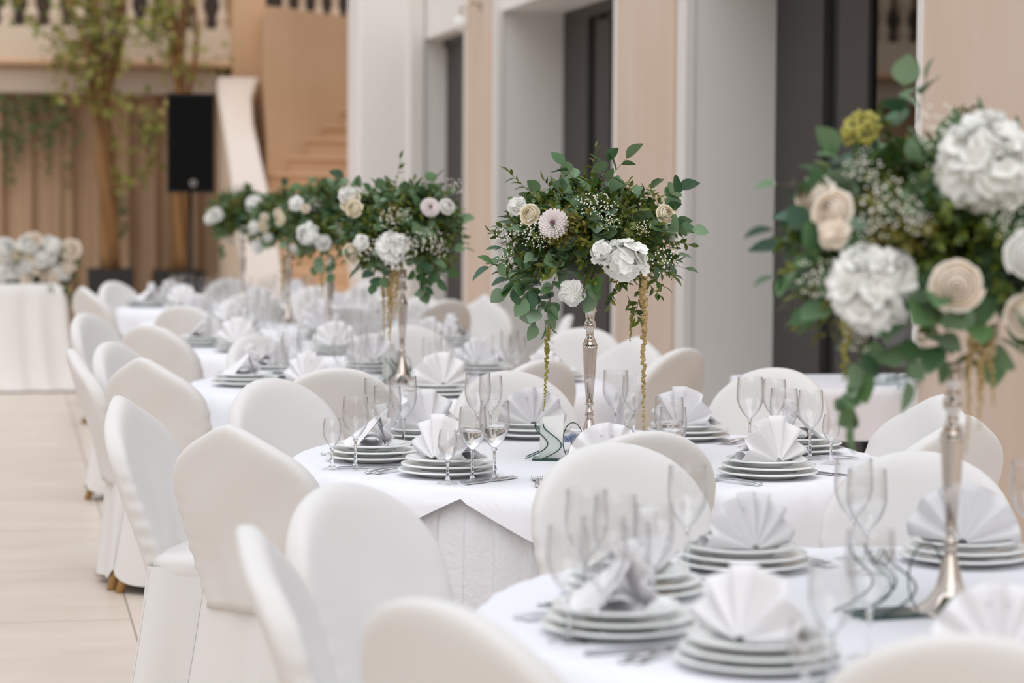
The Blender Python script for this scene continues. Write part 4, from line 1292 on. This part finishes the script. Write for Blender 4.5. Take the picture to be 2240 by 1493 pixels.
# ------------------------------------------------------------------ small service table in the window
sp0 = Vector((3.60, 9.92, 0))
t_ = thing('service_table', 'small square table under a short white cloth before the dark window', 'table', sp0)
MB().box(-.44, .44, -.40, .40, .70, .735).build('tabletop', M['black_plastic'], t_, False)
for sx_ in (-.38, .38):
    for sy_ in (-.34, .34):
        MB().box(sx_ - .025, sx_ + .025, sy_ - .025, sy_ + .025, 0, .70).build('leg', M['black_frame'], t_, False)
n = 160
def sfn(u, v_):
    a = 2 * math.pi * u; x, y = rrect(a, .46, .42, 14)
    if v_ < .5:
        k_ = v_ / .5; return (x * k_, y * k_, .742)
    q = (v_ - .5) / .5; k_ = 1 + .012 * min(1, q * 8) + .02 * q * (1 + math.sin(a * 14) * .6)
    return (x * k_, y * k_, .742 - .215 * q)
v, f = grid(sfn, n, 15, wrap=True)
tag(obj('tablecloth', v, f, M['white_linen'], loc=sp0), 'short white cloth over the small square table before the dark window', 'tablecloth')
trp = spot(1925, 832, .75)
for i, (px, py, R, words) in enumerate(((1928, 834, .075, 'round grey glass dish on the small window table'), (1985, 846, .05, 'small grey glass dish at the right of the window table'))):
    p_ = spot(px, py, .744)
    tag(MB().lathe([(0, 0), (R * .8, 0), (R, .03), (R, .045), (R * .9, .045), (R * .75, .012), (0, .012)], 32).build('glass_dish', M['acrylic'], loc=p_), words, 'dish', 'glass dishes on the window table')

# ------------------------------------------------------------------ head table with flowers
hx1 = spot(158, 860, 0); Z1 = 0.835
t_ = thing('head_table', 'long head table in a gathered white cloth at the far left', 'table', (hx1.x - 1.25, 19.45, 0))
MB().box(-1.2, 1.2, -.36, .36, Z1 - .04, Z1 - .01).build('tabletop', M['leg_wood'], t_, False)
for sx_ in (-1.1, 1.1):
    for sy_ in (-.3, .3): MB().box(sx_ - .03, sx_ + .03, sy_ - .03, sy_ + .03, 0, Z1 - .04).build('leg', M['leg_wood'], t_, False)
def hfn(u, v_):
    a = 2 * math.pi * u; x, y = rrect(a, 1.22, .40, 20)
    if v_ < .3:
        k_ = v_ / .3; return (x * k_, y * k_, Z1)
    q = (v_ - .3) / .7; s_ = a * 1.0
    pl = math.sin(x * 21 + 2 * math.sin(x * 6)) * .030 * q ** .6 + math.sin(x * 47) * .008 * q
    k_ = 1 + .02 * q
    sg = 1 if y > 0 else -1
    return (x * (1 + .07 * q ** 2), y + sg * (pl + .05 * q + .05 * q ** 6), Z1 - (Z1 - .012) * q)
v, f = grid(hfn, 520, 22, wrap=True)
tag(obj('tablecloth', v, f, M['head_cloth'], loc=(hx1.x - 1.25, 19.45, 0)), 'floor length gathered white cloth on the far left head table', 'tablecloth')
hb_ = Vector((hx1.x - .62, 19.28, Z1))
ar = thing('flower_arrangement', 'low long arrangement of white and cream flowers on the head table', 'flowers', hb_)
rg = random.Random(77); lf = Leaves()
for i in range(620):
    p_ = Vector((rg.uniform(-.75, .68), rg.uniform(-.16, .12), rg.uniform(-.02, .24))); d = rv(rg)
    lf.add(T_OVAL, p_, d, (0, 0, 1), rg.uniform(.05, .09))
for i in range(70):
    x = rg.uniform(-.72, .70); lf.add(T_LANCE, (x, -.18 - rg.uniform(0, .04), rg.uniform(-.16, .02)), (rg.uniform(-.3, .3), -.2, -1), (0, -1, 0), .11)
lf.build('leaves', M['ivy_leaf'], ar)
MB().box(-.7, .6, -.12, .12, .0, .08, .02).build('moss_tray', M['moss'], ar)
sh = FPX / Vector((hb_.x, hb_.y, Z1 - EYE)).dot(Vector(_f))
for kind, col, px, py, rp_ in [('rose', 'white_petal', 12, 552, 28), ('rose', 'white_petal', 58, 538, 22), ('rose', 'blush_petal', 74, 530, 17), ('rose', 'white_petal', 92, 562, 31), ('rose', 'white_petal', 42, 588, 25), ('rose', 'white_petal', 26, 604, 16),
                               ('rose', 'blush_petal', 154, 550, 23), ('rose', 'blush_petal', 148, 585, 18), ('rose', 'blush_petal', 108, 612, 22), ('hydrangea', 'white_petal', 120, 544, 20), ('rose', 'cream_petal', 2, 570, 14), ('rose', 'blush_petal', 78, 596, 14), ('rose', 'white_petal', 126, 592, 20),
                               ('rose', 'cream_petal', 36, 562, 14), ('hydrangea', 'white_petal', 4, 600, 20), ('rose', 'blush_petal', 56, 614, 15), ('rose', 'white_petal', 140, 606, 13), ('peony', 'white_petal', -40, 575, 28), ('rose', 'blush_petal', -15, 590, 18), ('rose', 'white_petal', 104, 532, 13), ('rose', 'cream_petal', 66, 568, 12)]:
    dpt = 19.12
    X, Z = back(px, py=py, y=dpt)
    flower(kind, col, ar, Vector((X, dpt, Z)) - hb_, (rg.uniform(-.3, .3), -1, rg.uniform(.2, .7)), rp_ / sh, None)

# ------------------------------------------------------------------ loudspeaker
sy = 21.6
x0, x1 = bx(364, sy), bx(466, sy); zt, zb2 = bz(415, 210, sy), bz(415, 426, sy)
sc_ = Vector(((x0 + x1) / 2, sy, zb2)); hw = (x1 - x0) / 2; hh = zt - zb2
spk = thing('loudspeaker', 'black upright loudspeaker on a pole before the drapes', 'loudspeaker', sc_, math.radians(-3))
MB().prism([(-hw, -.16), (hw, -.16), (hw * .72, .18), (-hw * .72, .18)], 0, hh).build('cabinet', M['black_plastic'], spk, False)
MB().box(-hw * .93, hw * .93, -.172, -.160, .03, hh - .02, .004).build('grille', M['grille_black'], spk, False)
MB().lathe([(0.012, 0), (.03, 0), (.03, .004), (.012, .004)], 20, closed=True).build('emblem', M['emblem_grey'], spk, loc=(.02, -.173, .085)).rotation_euler = (math.pi / 2, 0, 0)
stn = thing('speaker_stand', 'thin black pole stand under the loudspeaker', 'stand', (sc_.x, sy, 0))
MB().tube([(0, 0, .12), (0, 0, zb2 - .001)], [.020, .017], 12).build('pole', M['black_plastic'], stn)
MB().lathe([(.0, 0), (.03, 0), (.03, .1), (0.0, .1)], 16).build('collar', M['black_plastic'], stn, loc=(0, 0, .62))
for i in range(3):
    a = i * 2.094 + .5
    MB().tube([(.02 * math.cos(a), .02 * math.sin(a), .62), (.42 * math.cos(a), .42 * math.sin(a), .012)], .012, 8).build('leg', M['black_plastic'], stn)

# ------------------------------------------------------------------ potted climbers before the drapes
YP = 25.0
for i, (pl_, pr_, ptop, tx, seed, words, wp) in enumerate(((190, 291, 594, 232, 5, 'tall twisted tree with yellow-green leaves left of the loudspeaker', 'left square black planter holding the leafier tree'),
                                                       (336, 446, 597, 392, 6, 'sparser twisted tree rising behind the loudspeaker', 'right square black planter behind the speaker pole'))):
    xa, xb = bx(pl_, YP), bx(pr_, YP); zt = bz((pl_ + pr_) / 2, ptop, YP); cx = (xa + xb) / 2; w2 = (xb - xa) / 2
    pt_ = thing('planter', wp, 'planter', (cx, YP + w2, 0))
    wall = MB()
    n_ = [(-w2 * .88, -w2 * .88), (w2 * .88, -w2 * .88), (w2 * .88, w2 * .88), (-w2 * .88, w2 * .88)]
    v = [(x, y, 0) for x, y in n_] + [(x / .88, y / .88, zt) for x, y in n_] + [(x / .98, y / .98, zt) for x, y in n_] + [(x / .99, y / .99, zt - .08) for x, y in n_]
    f = [(3, 2, 1, 0)] + [(r0 * 4 + j, r0 * 4 + (j + 1) % 4, r0 * 4 + 4 + (j + 1) % 4, r0 * 4 + 4 + j) for r0 in range(3) for j in range(4)]
    obj('pot', v, f, M['planter_black'], pt_, False)
    MB().box(-w2 * .95, w2 * .95, -w2 * .95, w2 * .95, zt - .10, zt - .055).build('soil', M['soil'], pt_, False)
    rg = random.Random(seed)
    tr = thing('potted_tree', words, 'tree', (cx, YP + w2, zt - .056))
    H_ = bz(tx, -40, YP) - zt
    trunk = MB()
    dx0 = bx(tx, YP) - cx
    for s_ in range(7):
        ph = rg.uniform(0, 6.28); am = rg.uniform(.05, .11); x_end = rg.uniform(-.22, .22)
        if i == 0 and s_ < 2: x_end = -.35 + .5 * s_
        pts_ = []
        for q in range(15):
            k_ = q / 14
            fl_ = (.5 + .5 * k_)
            pts_.append((dx0 * min(1, k_ * 2.2) + am * math.sin(k_ * 7 + ph) * fl_ + (x_end * max(0, k_ - .45) * 1.6 if i == 0 else x_end * k_ * .7), am * math.cos(k_ * 6 + ph) * fl_, H_ * k_ * rg.uniform(.995, 1.0)))
        trunk.tube(pts_, [.043 * (1.15 - .7 * k / 14) for k in range(15)], 6)
    trunk.build('trunk', M['bark'], tr)
    lf = Leaves(); tw_ = MB()
    if i == 0:
        regs = [((60, 320), (-20, 110), 330), ((70, 310), (60, 200), 190), ((190, 290), (200, 300), 46), ((225, 290), (280, 440), 60), ((110, 190), (120, 260), 40)]
    else:
        regs = [((310, 420), (-20, 90), 150), ((320, 480), (80, 190), 70), ((310, 345), (250, 370), 30), ((330, 380), (150, 260), 40)]
    for (pa, pb), (ya, yb), cnt in regs:
        for q in range(max(4, cnt // 9)):
            px = rg.gauss((pa + pb) / 2, (pb - pa) / 4.2); py = rg.uniform(ya, yb)
            X = bx(px, YP) - cx; Z = bz(px, py, YP) - zt; Y = rg.uniform(-.35, .2)
            c_ = Vector((X, Y, Z))
            tw_.tube([(dx0 + rg.uniform(-.05, .05), 0, Z - .25), tuple(c_ * .5 + Vector((dx0, 0, Z - .1)) * .5), tuple(c_)], .006, 4)
            for w in range(9):
                d = rv(rg); d.z -= .4
                lf.add(T_OVAL, c_ + Vector((rg.gauss(0, .07), rg.gauss(0, .07), rg.gauss(0, .08))), d, rv(rg), rg.uniform(.05, .10))
    lf.build('leaves', M['dry_leaf'], tr); tw_.build('twigs', M['bark'], tr)

# ivy strands hanging against the drapes
for i, (px, y0_, y1_, n_) in enumerate(((12, 215, 400, 46), (38, 218, 360, 34), (72, 215, 330, 30), (102, 214, 380, 40), (130, 230, 300, 18), (150, 225, 420, 20), (318, 260, 380, 22), (262, 400, 520, 16))):
    rg = random.Random(100 + i); yv = YB + 0.06 - .02 * i % .05
    X = bx(px, yv); Za, Zb = bz(px, y0_, yv), bz(px, y1_, yv)
    hv = thing('hanging_vine', 'thin dark ivy strand hanging over the drapes, number %s from the left edge' % ('first second third fourth fifth sixth last seventh'.split()[i]), 'vine', (X, yv, Za), 0, 'ivy strands on the drapes')
    hv['label'] = ['leafiest ivy strand hanging at the left edge of the drapes', 'ivy strand hanging second from the left edge', 'shorter ivy strand hanging over the middle of the left drapes', 'long ivy strand hanging left of the leafier tree', 'short ivy strand beside the leafier tree trunk',
                   'long thin ivy strand hugging the leafier tree trunk', 'ivy strand hanging left of the loudspeaker', 'low leaf tuft trailing right of the leafier tree trunk'][i]
    MB().tube([(0, 0, .0), (rg.uniform(-.03, .03), 0, (Zb - Za) * .5), (rg.uniform(-.05, .05), 0, Zb - Za)], .005, 5).build('stem', M['bark'], hv)
    lf = Leaves()
    for q in range(int(n_ * 1.1)):
        z = (Zb - Za) * rg.random() ** 1.3; d = rv(rg); d.z -= .6; d.y = -abs(d.y)
        lf.add(T_OVAL, (rg.gauss(0, .035), -.02 - rg.random() * .04, z), d, (0, -1, .3), rg.uniform(.04, .085))
    lf.build('leaves', M['ivy_leaf'], hv)
